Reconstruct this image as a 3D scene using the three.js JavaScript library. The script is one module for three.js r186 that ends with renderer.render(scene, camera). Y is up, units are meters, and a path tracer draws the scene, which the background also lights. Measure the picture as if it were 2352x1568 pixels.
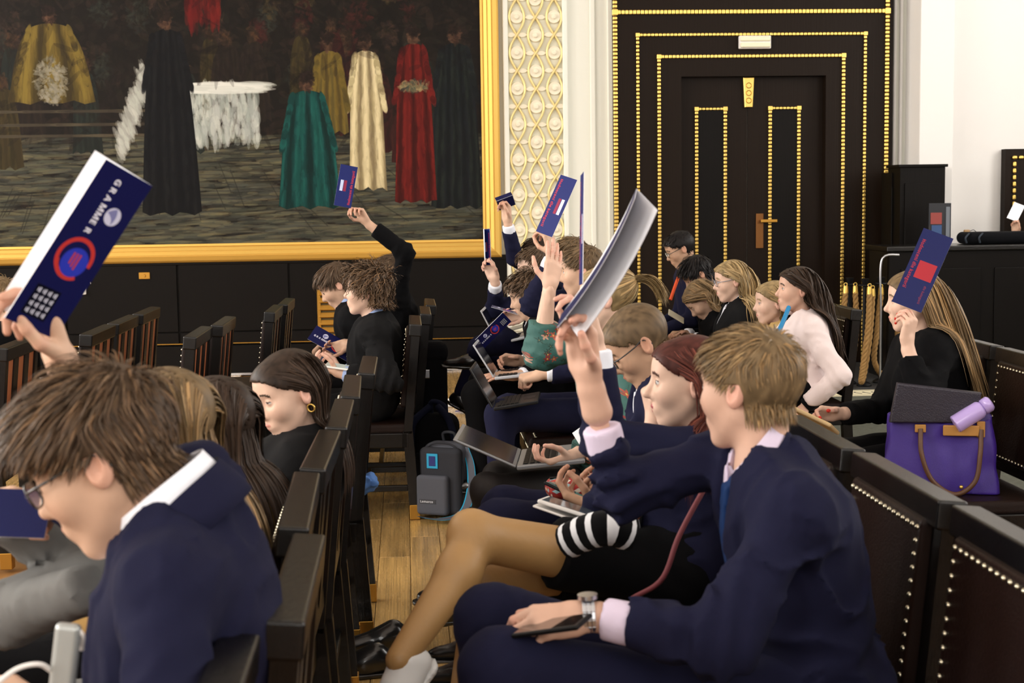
import * as THREE from 'three';
import { mergeGeometries, mergeVertices } from 'three/addons/utils/BufferGeometryUtils.js';
import { RoundedBoxGeometry } from 'three/addons/geometries/RoundedBoxGeometry.js';
import { RectAreaLightUniformsLib } from 'three/addons/lights/RectAreaLightUniformsLib.js';

// ------------------------------------------------------------------ camera, light, exposure
const FW = 2352, FH = 1568, FPX = 3350, EYE = 1.6;
const scene = new THREE.Scene();
const camera = new THREE.PerspectiveCamera(2 * Math.atan(FH / 2 / FPX) * 180 / Math.PI, FW / FH, 0.05, 80);
camera.rotation.order = 'YXZ';
camera.position.set(0, EYE, 0);
camera.rotation.set(-Math.atan(329 / FPX), 0, -0.0145);
camera.focus = 6.6; camera.userData.fStop = 7;
camera.updateMatrixWorld(true);
const renderer = new THREE.WebGLRenderer({ antialias: true });
renderer.toneMapping = THREE.LinearToneMapping;
renderer.toneMappingExposure = 0.86;
renderer.shadowMap.enabled = true;
RectAreaLightUniformsLib.init();
scene.background = new THREE.Color(0.85, 0.93, 1.0);     // overcast daylight outside the windows
scene.backgroundIntensity = 1.0;
const WINDOW_LIGHT = 19.0, SKY_TINT = 0xfffaf4, LAMP_LIGHT = 9;

// ------------------------------------------------------------------ helpers
const V = (x, y, z) => new THREE.Vector3(x, y, z);
const at = (px, py, d) => V((px - FW / 2) / FPX * d, -(py - FH / 2) / FPX * d, -d).applyMatrix4(camera.matrixWorld);
let seed = 7;
const rnd = () => { seed = (seed * 1664525 + 1013904223) >>> 0; return seed / 4294967296; };
const rr = (a, b) => a + (b - a) * rnd();
const clamp = (v, a, b) => v < a ? a : v > b ? b : v;
const mix = (a, b, t) => a + (b - a) * t;
const sstep = (a, b, x) => { const t = clamp((x - a) / (b - a), 0, 1); return t * t * (3 - 2 * t); };
const hash = (x, y, z) => { let h = (x * 374761393 + y * 668265263 + z * 2147483647 * 7 + 1274126177) | 0; h = Math.imul(h ^ (h >>> 13), 1274126177); return ((h ^ (h >>> 16)) >>> 0) / 4294967296; };
function noise3(x, y, z) {
  const i = Math.floor(x), j = Math.floor(y), k = Math.floor(z); let u = x - i, v = y - j, w = z - k;
  u = u * u * (3 - 2 * u); v = v * v * (3 - 2 * v); w = w * w * (3 - 2 * w);
  const L = (a, b, t) => a + (b - a) * t;
  return L(L(L(hash(i, j, k), hash(i + 1, j, k), u), L(hash(i, j + 1, k), hash(i + 1, j + 1, k), u), v),
    L(L(hash(i, j, k + 1), hash(i + 1, j, k + 1), u), L(hash(i, j + 1, k + 1), hash(i + 1, j + 1, k + 1), u), v), w) * 2 - 1;
}
const taken = {};
const numbered = (n) => { const k = taken[n] = (taken[n] ?? -1) + 1; return k ? n + '_' + String(k).padStart(3, '0') : n; };
function tag(o, label, category, group, kind) {
  o.userData.label = label; o.userData.category = category;
  if (group) o.userData.group = group;
  if (kind) o.userData.kind = kind;
  return o;
}
function base(name, pos, turn = 0) { const g = new THREE.Group(); g.name = numbered(name); g.position.copy(pos); g.rotation.y = turn; scene.add(g); return g; }
const shad = (m) => { m.castShadow = m.receiveShadow = true; return m; };
function part(name, geo, m, parent) {
  const g = Array.isArray(geo) ? (geo.length > 1 ? merge(geo) : geo[0]) : geo;
  const o = shad(new THREE.Mesh(g, m)); o.name = name; parent.add(o); return o;
}
function merge(list) {
  const gs = list.map((g) => { const h = g.index ? g.toNonIndexed() : g; for (const k of Object.keys(h.attributes)) if (!['position', 'normal', 'uv'].includes(k)) h.deleteAttribute(k); return h; });
  return mergeGeometries(gs, false);
}
function solo(name, geo, m, label, category, group, kind) {
  const o = part(numbered(name), geo, m, scene); return tag(o, label, category, group, kind);
}
function struct(name, geo, m, parent) { const o = part(name, geo, m, parent ?? scene); if (!parent) o.userData.kind = 'structure'; return o; }
const tr = (g, x, y, z) => g.translate(x, y, z);
const box = (w, h, d, x = 0, y = 0, z = 0) => new THREE.BoxGeometry(w, h, d).translate(x, y, z);
const rbox = (w, h, d, r, x = 0, y = 0, z = 0, s = 2) => new RoundedBoxGeometry(w, h, d, s, Math.min(r, w / 2.01, h / 2.01, d / 2.01)).translate(x, y, z);
const cyl = (r0, r1, h, x = 0, y = 0, z = 0, n = 16) => new THREE.CylinderGeometry(r1, r0, h, n).translate(x, y, z);
function tube(pts, r, seg = 24, rad = 8, closed = false) { return new THREE.TubeGeometry(new THREE.CatmullRomCurve3(pts, closed), seg, r, rad, closed); }
function bar(a, b, w, h) {                                     // square bar from a to b
  const d = b.clone().sub(a), l = d.length(), g = new THREE.BoxGeometry(w, l, h);
  const q = new THREE.Quaternion().setFromUnitVectors(V(0, 1, 0), d.normalize());
  return g.applyQuaternion(q).translate((a.x + b.x) / 2, (a.y + b.y) / 2, (a.z + b.z) / 2);
}
function basisMatrix(x, y, z, p) { return new THREE.Matrix4().makeBasis(x, y, z).setPosition(p); }

// ------------------------------------------------------------------ textures and materials
function dataTex(n, f, srgb = false) {
  const d = new Uint8Array(n * n * 4);
  for (let j = 0; j < n; j++) for (let i = 0; i < n; i++) { const c = f(i, j), k = (j * n + i) * 4; d[k] = c[0]; d[k + 1] = c[1]; d[k + 2] = c[2]; d[k + 3] = 255; }
  const t = new THREE.DataTexture(d, n, n); t.magFilter = THREE.LinearFilter; t.minFilter = THREE.LinearMipmapLinearFilter; t.generateMipmaps = true;
  t.wrapS = t.wrapT = THREE.RepeatWrapping; if (srgb) t.colorSpace = THREE.SRGBColorSpace; t.needsUpdate = true; return t;
}
function canvasTex(w, h, draw, srgb = true) {
  const c = document.createElement('canvas'); c.width = w; c.height = h; draw(c.getContext('2d'), w, h);
  const t = new THREE.CanvasTexture(c); if (srgb) t.colorSpace = THREE.SRGBColorSpace; t.anisotropy = 8; return t;
}
const wrapNoise = (i, j, n, fx, fy, s) => {                    // tiling value noise
  const x = i / n * fx, y = j / n * fy, a = Math.floor(x), b = Math.floor(y), u = x - a, v = y - b, U = u * u * (3 - 2 * u), W = v * v * (3 - 2 * v);
  const H = (p, q) => hash(((p % fx) + fx) % fx, ((q % fy) + fy) % fy, s);
  return mix(mix(H(a, b), H(a + 1, b), U), mix(H(a, b + 1), H(a + 1, b + 1), U), W);
};
const g8 = (v) => { const k = clamp(v * 255, 0, 255) | 0; return [k, k, k]; };
const weaveTex = dataTex(256, (i, j) => g8(0.5 + 0.25 * Math.sin((i + j) * Math.PI / 4) * Math.cos((i - j) * Math.PI / 8) + 0.25 * (hash(i, j, 3) - 0.5) + 0.2 * (wrapNoise(i, j, 256, 16, 16, 2) - 0.5)));
const leatherTex = dataTex(256, (i, j) => g8(0.3 + 0.35 * wrapNoise(i, j, 256, 64, 64, 5) + 0.35 * wrapNoise(i, j, 256, 24, 24, 6)));
const blotchTex = dataTex(256, (i, j) => g8(0.45 + 0.3 * wrapNoise(i, j, 256, 9, 9, 11) + 0.2 * wrapNoise(i, j, 256, 30, 30, 12) + 0.1 * hash(i, j, 13)));
const woodBump = dataTex(256, (i, j) => g8(0.5 * wrapNoise(i, j, 256, 70, 5, 21) + 0.3 * wrapNoise(i, j, 256, 128, 12, 22) + 0.2 * hash(i, j, 23)));
function rep(t, x, y) { const c = t.clone(); c.repeat.set(x, y); c.needsUpdate = true; return c; }
const std = (o) => new THREE.MeshStandardMaterial(o);
const phy = (o) => new THREE.MeshPhysicalMaterial(o);
const lin = (r, g, b) => new THREE.Color().setRGB(r, g, b);
const fabric = (color, o = {}) => phy({ color, roughness: 0.9, specularIntensity: 0.2, sheen: 0.12, sheenRoughness: 0.5, sheenColor: new THREE.Color(color).lerp(new THREE.Color(0xffffff), 0.15), bumpMap: rep(weaveTex, 9, 9), bumpScale: 0.0006, side: THREE.DoubleSide, ...o });
const M = {
  cream: std({ color: 0xe9e9de, roughness: 0.85, bumpMap: rep(blotchTex, 3, 3), bumpScale: 0.0006 }),
  white: std({ color: 0xe9e6e2, roughness: 0.85 }),
  relief: std({ color: 0xe8e0c8, roughness: 0.7 }),
  reliefGold: std({ color: 0xe8d394, roughness: 0.42, metalness: 0.45 }),
  darkWood: phy({ color: 0x0d0a08, roughness: 0.45, specularIntensity: 0.22, bumpMap: rep(woodBump, 1, 1), bumpScale: 0.0006 }),
  doorWood: phy({ color: 0x1a110a, roughness: 0.45, specularIntensity: 0.22, bumpMap: rep(woodBump, 2, 1), bumpScale: 0.0008 }),
  blackWood: phy({ color: 0x0a0807, roughness: 0.26, specularIntensity: 0.85, bumpMap: rep(woodBump, 2, 2), bumpScale: 0.0005 }),
  gold: std({ color: 0xe6c268, roughness: 0.3, metalness: 0.85 }),
  goldFlat: std({ color: 0xd6ad55, roughness: 0.48, metalness: 0.6, bumpMap: rep(blotchTex, 6, 6), bumpScale: 0.0008 }),
  brass: std({ color: 0xb98a3c, roughness: 0.35, metalness: 0.9 }),
  nail: std({ color: 0xc4bda6, roughness: 0.25, metalness: 1 }),
  leather: phy({ color: 0x1c0f0a, roughness: 0.42, specularIntensity: 0.4, bumpMap: rep(leatherTex, 3, 3), bumpScale: 0.0012 }),
  leatherRear: std({ color: 0x87481f, roughness: 0.7, bumpMap: rep(leatherTex, 4, 4), bumpScale: 0.001 }),
  plasticBlack: phy({ color: 0x0c0c0e, roughness: 0.45, specularIntensity: 0.4 }),
  steel: std({ color: 0xc9cbd0, roughness: 0.3, metalness: 1 }),
  whitePaper: std({ color: 0xf2f4fa, roughness: 0.6, side: THREE.DoubleSide }),
};
// ------------------------------------------------------------------ hall frame: rows run away from the camera at a small angle
const ROW = 4.1 * Math.PI / 180, CA = Math.cos(ROW), SA = Math.sin(ROW);
const WD = 13.72;                                              // distance of the picture wall along the rows
const hall = (u, y, w) => V(u * CA - w * SA, y, -(u * SA + w * CA));   // u across, w along the rows
const FACE = -(Math.PI / 2 - ROW);                             // turn of everything that faces the stage side
const WALLTURN = ROW;                                          // turn of things flat on the picture wall
const wallGroup = (name, u, y, w = WD) => base(name, hall(u, y, w), WALLTURN);
function onWall(px, py, out = 0) {                             // point of the picture wall under an image point -> [u, y]
  const p = at(px, py, 1).sub(camera.position), n = V(-SA, 0, -CA), o = camera.position;
  const t = ((WD - out) - o.dot(n)) / p.dot(n); const q = o.clone().addScaledVector(p, t);
  return [q.x * CA - q.z * SA, q.y];
}
const inHall = (o) => { o.rotation.y = WALLTURN; return o; };   // local x = u, local -z = w

// the floor: oak boards, single pieces where the aisle is in view
const oak = [];
for (let k = 0; k < 6; k++) {
  const t = dataTex(256, (i, j) => {
    const g = wrapNoise(i, j, 256, 48, 3, 31 + k) * 0.5 + wrapNoise(i, j, 256, 110, 6, 51 + k) * 0.3 + wrapNoise(i, j, 256, 6, 4, 71 + k) * 0.35, v = 0.72 + 0.4 * (g - 0.5) + [0, 0.07, -0.06, 0.03, -0.03, 0.1][k];
    return [236 * v, 190 * v, 116 * v];
  }, true);
  oak.push(phy({ map: t, roughness: 0.36, clearcoat: 0.3, clearcoatRoughness: 0.25, roughnessMap: blotchTex, bumpMap: rep(woodBump, 1, 1), bumpScale: 0.0004 }));
}
const floorMesh = inHall(struct('floor', box(20, 0.2, 22, 0, -0.112, -7), std({ color: 0x8a6236, roughness: 0.5, bumpMap: rep(woodBump, 20, 4), bumpScale: 0.0006 })));
{
  const pg = rbox(0.138, 0.02, 1.18, 0.002, 0, 0, 0, 1); let row = 0;
  // boards of the visible aisle and of the space up to the wall
  for (let u = -3.3; u < 2.1; u += 0.14, row++) {
    for (let w = 3.3 + (row % 3) * 0.4; w < WD - 0.7; w += 1.185) {
      if (u < -0.9 && w < 6.5) continue;
      const m = part('plank', pg, oak[(row * 5 + Math.floor(w * 7)) % 6], floorMesh); m.position.set(u, -0.0102, -w - 0.59); m.rotation.z = rr(-0.002, 0.002);
    }
  }
}
// the carpet on the right with a patterned border
const carpetBase = dataTex(256, (i, j) => { const v = 0.8 + 0.3 * hash(i, j, 5) + 0.15 * (wrapNoise(i, j, 256, 24, 24, 8) - 0.5); return [82 * v, 84 * v, 72 * v]; }, true);
const carpet = base('carpet', hall(0, 0, 0), WALLTURN);
tag(carpet, 'grey green carpet with cream patterned border before the dark door', 'carpet');
part('pile', (() => { const g = box(5.2, 0.0115, 6.4, 4.72, -0.0055, -8.0); return g; })(), std({ map: rep(carpetBase, 10, 12), roughness: 0.98 }), carpet);
part('border', box(5.2, 0.012, 0.42, 4.72, -0.0055, -11.41), std({
  map: (() => { const t = canvasTex(512, 128, (c, w, h) => {
    c.fillStyle = '#d8cfae'; c.fillRect(0, 0, w, h); c.fillStyle = '#2c2a24'; c.fillRect(0, 0, w, 10); c.fillRect(0, h - 10, w, 10); c.fillRect(0, 22, w, 4); c.fillRect(0, h - 26, w, 4);
    for (let i = 0; i < 8; i++) { c.save(); c.translate(i * 64 + 32, h / 2); c.rotate(0.6); c.fillRect(-24, -6, 48, 12); c.rotate(-1.2); c.fillRect(-8, -20, 16, 8); c.restore(); }
  }); t.wrapS = THREE.RepeatWrapping; t.repeat.set(9, 1); return t; })(), roughness: 0.95 }), carpet);
part('edge', box(5.2, 0.0115, 1.9, 4.72, -0.0055, -12.57), std({ color: 0x1d1c1b, roughness: 0.95, bumpMap: rep(blotchTex, 12, 6), bumpScale: 0.002 }), carpet);

// walls and ceiling with thickness; tall windows on the left wall and behind the camera
const HH = 6.4, UL = -9, UR = 8.2, WB = -4.2;
const WALLTOP = HH;
inHall(struct('wall_back', box(UR - UL + 0.8, HH + 0.2, 0.3, (UL + UR) / 2, HH / 2, -WD - 0.15), M.cream));
inHall(struct('ceiling', box(UR - UL + 0.8, 0.3, WD - WB + 0.8, (UL + UR) / 2, HH + 0.15, -(WD + WB) / 2), M.white));
function windowWall(name, len, wins, m) {                      // wall along local x with openings [x0, x1, y0, y1]
  const s = new THREE.Shape(); s.moveTo(-len / 2, -0.1); s.lineTo(len / 2, -0.1); s.lineTo(len / 2, HH + 0.1); s.lineTo(-len / 2, HH + 0.1); s.closePath();
  for (const [a, b, c, d] of wins) { const h = new THREE.Path(); h.moveTo(a, c); h.lineTo(a, d); h.lineTo(b, d); h.lineTo(b, c); h.closePath(); s.holes.push(h); }
  return struct(name, new THREE.ExtrudeGeometry(s, { depth: 0.4, bevelEnabled: false }), m);
}
let winNo = 0;
const paneMat = phy({ color: 0xffffff, roughness: 0.02, transmission: 1, thickness: 0, ior: 1.45 });
function windowsOn(pos, turn, wins, power) {
  for (const [a, b, c, d] of wins) {
    const g = new THREE.Group(); g.name = 'window_' + (++winNo); g.userData.kind = 'structure'; g.position.copy(pos); g.rotation.y = turn; scene.add(g);
    const cx = (a + b) / 2, cy = (c + d) / 2, w = b - a, h = d - c, bars = [];
    for (const x of [a + 0.03, cx, b - 0.03]) bars.push(box(0.06, h, 0.08, x, cy, 0.12));
    for (const y of [c + 0.03, c + h * 0.33, c + h * 0.67, d - 0.03]) bars.push(box(w, 0.06, 0.08, cx, y, 0.12));
    part('window_frame', bars, M.white, g); part('pane', box(w, h, 0.006, cx, cy, 0.12), paneMat, g);
    part('window_sill', rbox(w + 0.2, 0.06, 0.4, 0.01, cx, c - 0.03, 0.28), M.white, g);
    const L = new THREE.RectAreaLight(SKY_TINT, power, w - 0.1, h - 0.1);           // daylight through this window
    L.position.set(cx, cy, 0.2); L.rotation.y = Math.PI; g.add(L);
  }
}
const leftLen = WD - WB + 0.6, lw = [];
for (let k = 0; k < 4; k++) lw.push([-7.4 + k * 4.1, -7.4 + k * 4.1 + 2.3, 2.2, 5.9]);
{
  const m = windowWall('wall_left', leftLen, lw, M.white), p = hall(UL - 0.4, 0, (WD + WB) / 2); m.position.copy(p); m.rotation.y = WALLTURN + Math.PI / 2;
  windowsOn(p, WALLTURN + Math.PI / 2, lw, WINDOW_LIGHT);
  const bw = [[-6.2, -4.0, 2.2, 5.9], [-1.6, 0.6, 2.2, 5.9], [3.2, 5.4, 2.2, 5.9]];
  const b = windowWall('wall_front', UR - UL + 0.8, bw, M.white), q = hall((UL + UR) / 2, 0, WB - 0.4); b.position.copy(q); b.rotation.y = WALLTURN + Math.PI;
  b.scale.set(1, 1, 1);
  b.rotation.y = WALLTURN + Math.PI; b.position.copy(q);
  windowsOn(q, WALLTURN + Math.PI, bw, WINDOW_LIGHT * 0.3);
  inHall(struct('trim_3', box(0.06, 1.0, leftLen - 1.2, UR - 0.03, 0.5, -(WD + WB) / 2), M.darkWood)); inHall(struct('trim_4', box(UR - UL - 0.4, 0.96, 0.06, (UL + UR) / 2, 0.48, -WB - 0.04), M.darkWood)); inHall(struct('trim_5', box(0.06, 0.96, leftLen - 1.2, UL + 0.03, 0.48, -(WD + WB) / 2), M.darkWood));
  const rw = [[-6.6, -4.3, 2.2, 5.9], [-2.2, 0.1, 2.2, 5.9], [2.2, 4.5, 2.2, 5.9]], wr = windowWall('wall_right', leftLen, rw, M.white), pr = hall(UR + 0.4, 0, (WD + WB) / 2); wr.position.copy(pr); wr.rotation.y = WALLTURN - Math.PI / 2; windowsOn(pr, WALLTURN - Math.PI / 2, rw, WINDOW_LIGHT * 0.48);
}

// ------------------------------------------------------------------ the picture wall
{
  // dark wainscot of boards under the picture
  const [uEnd, yTop] = onWall(1163, 586), yW = 1.06, g = inHall(struct('trim_1', box(uEnd - UL, yW, 0.05, (UL + uEnd) / 2, yW / 2, -WD + 0.025), M.darkWood));
  for (let u = uEnd - 1.0, k = 0; u > -6.2; u -= 1.02, k++) for (const [y0, y1] of [[0.30, 0.40], [0.41, yW - 0.02]])
    part('panel', rbox(1.0, y1 - y0, 0.024, 0.004, u + 0.5, (y0 + y1) / 2, -WD + 0.06, 1), M.darkWood, g);
  part('base_rail', rbox(uEnd - UL, 0.26, 0.09, 0.008, (UL + uEnd) / 2, 0.15, -WD + 0.06), M.darkWood, g);
  part('floor_strip', box(uEnd - UL, 0.02, 0.1, (UL + uEnd) / 2, 0.012, -WD + 0.07), M.steel, g);
  part('reflecting_strip', box(uEnd - UL, 0.006, 0.1, (UL + uEnd) / 2, 0.30, -WD + 0.05), M.brass, g);
  part('top_rail', rbox(uEnd - UL, 0.05, 0.07, 0.01, (UL + uEnd) / 2, yW - 0.01, -WD + 0.04), M.darkWood, g);
  // brass wall socket
  const [su, sy] = onWall(335, 632), so = base('wall_socket', hall(su, sy, WD - 0.072), WALLTURN);
  tag(so, 'small brass wall socket plate on the dark wainscot under the picture', 'socket');
  part('plate', rbox(0.1, 0.062, 0.012, 0.004, 0, 0, 0.006), M.brass, so); part('button', cyl(0.014, 0.012, 0.014, 0, 0, 0).rotateX(Math.PI / 2).translate(0, 0, 0.019), M.brass, so);
  const [lu, ly] = onWall(196, 665), hk = base('wall_hook', hall(lu, ly, WD - 0.072), WALLTURN);
  tag(hk, 'small pale socket with a curled white wire on the dark wainscot', 'socket');
  part('plate', rbox(0.05, 0.08, 0.03, 0.008, 0, 0, 0.015), M.white, hk); part('wire', tube([V(0, 0.04, 0.02), V(0.01, 0.09, 0.03), V(0.05, 0.1, 0.03), V(0.07, 0.06, 0.02)], 0.004), M.white, hk);
  // radiator grille of brass slats
  const [g0, gy1] = onWall(733, 664), [g1, gy0] = onWall(812, 800);
  const gr = base('radiator_grille', hall((g0 + g1) / 2, (gy0 + gy1) / 2, WD - 0.075), WALLTURN), gw = g1 - g0 + 0.2, gh = gy1 - gy0;
  tag(gr, 'brass radiator grille of horizontal slats set in the dark wainscot', 'grille');
  part('backing', box(gw, gh, 0.01, 0.1, 0, 0.005), std({ color: 0x4a3d18, roughness: 0.7 }), gr);
  for (const x of [-gw / 2 + 0.1, gw / 2 + 0.1]) part('stile', box(0.03, gh, 0.03, x, 0, 0.015), M.brass, gr);
  const sg = rbox(gw, 0.05, 0.02, 0.003, 0.1, 0, 0.02, 1).rotateX(-0.5);
  for (let k = 0; k < 8; k++) part('slat', sg, M.brass, gr).position.set(0, -gh / 2 + 0.04 + k * (gh - 0.08) / 7, 0);
}
{
  // large framed picture: a generic dark oil painting of draped colours over a paved floor
  const [u1, y0] = onWall(1110, 549, 0.05), L = 6.4, H = 4.4;
  const f = base('framed_painting', hall(u1 - L / 2, y0 + H / 2, WD - 0.03), WALLTURN);
  tag(f, 'huge dark oil painting in a wide gilded frame on the hall wall', 'painting');
  const tex = canvasTex(2048, 1408, (c, w, h) => {
    // loose patches of brush strokes only; distances are metres of canvas from its lower right corner
    const X = (m) => w - m / L * w, Y = (m) => h - m / H * h;
    c.fillStyle = '#15110e'; c.fillRect(0, 0, w, h);
    const stroke = (x, y, len, th, ang, col, al) => { c.save(); c.globalAlpha = al; c.translate(x, y); c.rotate(ang); c.fillStyle = col; c.beginPath(); c.ellipse(0, 0, len, th, 0, 0, 7); c.fill(); c.restore(); };
    for (let i = 0; i < 5200; i++) stroke(rr(0, w), rr(0, h), rr(6, 34), rr(3, 12), rr(-0.6, 2), ['#241c16', '#100d0b', '#2c2119', '#1c1613', '#272319', '#3a2a1e'][i % 6], 0.32);
    for (let i = 0; i < 4600; i++) { const m = Math.pow(rnd(), 1.15) * 0.98; stroke(rr(0, w), Y(m), rr(14, 62), rr(2, 6), rr(-0.1, 0.05), ['#3f4036', '#52513f', '#33342d', '#5d5946', '#2b2b26', '#474a42', '#6b6547'][i % 7], 0.42); }
    c.strokeStyle = '#23231e'; c.globalAlpha = 0.55; c.lineWidth = 3;
    for (let k = 0; k < 30; k++) { c.beginPath(); const p = rr(0, w), y0 = rr(0, 0.5), y1 = y0 + rr(0.15, 0.4); c.moveTo(p, Y(y0)); c.lineTo(p + (w / 2 - p) * 0.12, Y(y1)); c.stroke(); }
    for (const m of [0.08, 0.2, 0.36, 0.56, 0.8]) for (let k = 0; k < 9; k++) { const p = rr(0, w); c.beginPath(); c.moveTo(p, Y(m)); c.lineTo(p + rr(90, 260), Y(m + 0.008)); c.stroke(); }
    for (const m of [1.0, 1.1, 1.22]) for (let i = 0; i < 120; i++) stroke(X(rr(3.1, 5.6)), Y(m), rr(20, 60), rr(2, 5), 0, ['#3c362b', '#2a251f', '#4c4535'][i % 3], 0.5);
    c.globalAlpha = 1;
    const drape = (m, y0, y1, half, cols, n = 600, spread = 1.25) => { n *= 2; c.save(); c.beginPath(); c.moveTo(X(m + half * spread), Y(y0)); for (let k = 0; k <= 8; k++) c.lineTo(X(m + half * spread * (1 - k / 4)), Y(y0 + 0.02 * Math.sin(k * 2.3 + m * 5))); c.bezierCurveTo(X(m - half * spread * 0.85), Y(mix(y0, y1, 0.5)), X(m - half * 1.0), Y(mix(y0, y1, 0.8)), X(m - half * 0.55), Y(y1)); c.quadraticCurveTo(X(m), Y(y1 + 0.06), X(m + half * 0.5), Y(y1)); c.bezierCurveTo(X(m + half * 1.05), Y(mix(y0, y1, 0.8)), X(m + half * spread * 0.8), Y(mix(y0, y1, 0.5)), X(m + half * spread), Y(y0)); c.clip(); c.fillStyle = cols[0]; c.fillRect(0, 0, w, h); for (let i = 0; i < n; i++) { const t = rnd(), k = mix(spread, 0.62, t * t), x = rr(-1, 1), fold = Math.sin(x * 9 + m * 7) * 0.5 + 0.5; stroke(X(m + x * half * k), Y(mix(y0, y1, t)), rr(10, 40), rr(2, 6), Math.PI / 2 + rr(-0.1, 0.1) + x * 0.14 * (1 - t), cols[Math.min(cols.length - 1, Math.floor((fold * 0.75 + rnd() * 0.25) * cols.length))], 0.34); } c.restore(); };
    const patch = (m, y, hw, hh, cols, n = 160) => { for (let i = 0; i < n; i++) { const q = rr(0, 6.28), r = Math.sqrt(rnd()); stroke(X(m + Math.cos(q) * r * hw), Y(y + Math.sin(q) * r * hh), rr(4, 14), rr(2, 6), rr(0, 3.1), cols[i % cols.length], 0.5); } };
    for (let i = 0; i < 46; i++) { const m = rr(0.1, 5.8), y = rr(1.45, 2.5); patch(m, y, rr(0.06, 0.13), rr(0.08, 0.2), [['#2c211b', '#3a2a20', '#231b18'], ['#3b1a17', '#2a1412'], ['#2a2d25', '#1f211d'], ['#3f3420', '#2c2517']][i % 4], 60); }
    // a generic company in long robes: plain draped shapes with plain dark heads, no faces
    const company = (m, y0, y1, half, cols, spread, sleeve) => {
      drape(m, y0, y1, half, cols, 600, spread);
      for (const k of [-1, 1]) for (let i = 0; i < 90; i++) { const t = rnd(); stroke(X(m + k * mix(half * 0.6, half * 1.05, t)), Y(mix(y1 - 0.03, y1 - 0.5, t)), rr(8, 20), rr(5, 10), Math.PI / 2 + k * 0.3, (sleeve ?? cols)[i % cols.length], 0.45); }
      patch(m, y1 + 0.1, 0.05, 0.07, ['#3a281d', '#2a1d16', '#4a3426', '#5b4030'], 70); patch(m, y1 + 0.15, 0.055, 0.045, ['#17110d', '#221914'], 40);
    };
    for (let i = 0; i < 26; i++) { const m = rr(0.1, 5.9), y = rr(1.35, 1.9); drape(m, y - 0.7, y, rr(0.1, 0.16), [['#1d1713', '#261d17', '#1a1512'], ['#2c1412', '#381a16', '#240f0e'], ['#1b1f1b', '#252a24', '#171a17'], ['#2f2716', '#3b311c', '#272012']][i % 4], 160, 1.15); patch(m, y + 0.08, 0.05, 0.065, ['#33241b', '#47311f', '#241a14'], 40); }
    for (let i = 0; i < 1500; i++) stroke(rr(0, w), Y(rr(0.95, 2.6)), rr(10, 44), rr(3, 9), rr(0, 3), ['#100d0b', '#18130f', '#1f1814'][i % 3], 0.3);
    for (const m of [1.0, 1.1, 1.22]) for (let i = 0; i < 160; i++) stroke(X(rr(3.1, 5.6)), Y(m), rr(20, 60), rr(2, 5), 0, ['#3c362b', '#2a251f', '#4c4535'][i % 3], 0.5);
    company(0.24, 0.3, 1.78, 0.2, ['#0d0e10', '#15181a', '#1f231f', '#101113'], 1.2);
    company(0.62, 0.36, 1.78, 0.17, ['#330b0a', '#4a110f', '#6a1b16', '#571512'], 1.15);
    patch(0.62, 1.42, 0.13, 0.05, ['#8c7c56', '#655b41', '#343f34'], 90);
    company(1.06, 0.48, 1.72, 0.16, ['#77694c', '#9d8f68', '#bfb087', '#d2c49a'], 1.1);
    company(1.6, 0.32, 1.36, 0.23, ['#08211f', '#0d3431', '#17504a', '#10403c'], 1.25);
    company(1.4, 1.0, 1.72, 0.16, ['#44391a', '#5f4e1f', '#6d5c26', '#4f4420'], 1.1);
    company(1.6, 0.32, 1.36, 0.23, ['#08211f', '#0d3431', '#17504a', '#10403c'], 1.25);
    for (let i = 0; i < 420; i++) stroke(X(rr(2.05, 2.72)), Y(rr(0.92, 1.42)), rr(10, 34), rr(4, 9), Math.PI / 2 + rr(-0.1, 0.1), ['#8a908a', '#a2a69f', '#b9bbb2'][i % 3], 0.4);
    for (let i = 0; i < 160; i++) stroke(X(rr(2.02, 2.76)), Y(rr(1.38, 1.46)), rr(20, 60), rr(3, 7), rr(-0.05, 0.05), ['#b9bbb2', '#cfd0c6'][i % 2], 0.45);
    for (let i = 0; i < 260; i++) { const t = rnd(); stroke(X(mix(3.06, 3.32, t) + rr(-0.03, 0.03)), Y(mix(1.46, 0.8, t) + rr(-0.05, 0.2)), rr(10, 30), rr(4, 8), 1.2 + rr(-0.2, 0.2), ['#86887f', '#a3a49b', '#b5b5ab'][i % 3], 0.4); }
    company(2.86, 0.28, 1.92, 0.2, ['#070709', '#0d0d0f', '#151416', '#0a0a0c'], 1.35);
    for (let i = 0; i < 260; i++) stroke(X(rr(2.36, 2.68)), Y(rr(1.98, 2.8)), rr(12, 36), rr(4, 9), Math.PI / 2, ['#3a0b0c', '#561312', '#651815'][i % 3], 0.45);
    company(3.9, 1.3, 1.98, 0.3, ['#332a16', '#4a3d1b', '#655423', '#74632a'], 1.3);
    patch(3.9, 1.5, 0.14, 0.2, ['#5f5a4c', '#7e7868', '#8b8574'], 220);
    company(4.6, 1.0, 1.85, 0.15, ['#5a5448', '#7d7768', '#8a8372', '#4c3028'], 1.25);
    for (let i = 0; i < 900; i++) stroke(rr(0, w), rr(0, h * 0.66), rr(10, 40), rr(3, 9), rr(0, 3), '#0e0b09', 0.2);
  });
  part('canvas', new THREE.BoxGeometry(L, H, 0.02).translate(0, 0, 0.02), phy({ map: tex, roughness: 0.55, specularIntensity: 0.25, bumpMap: rep(weaveTex, 18, 12), bumpScale: 0.0006 }), f);
  // stepped gilded moulding
  const fw = 0.17;
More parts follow.
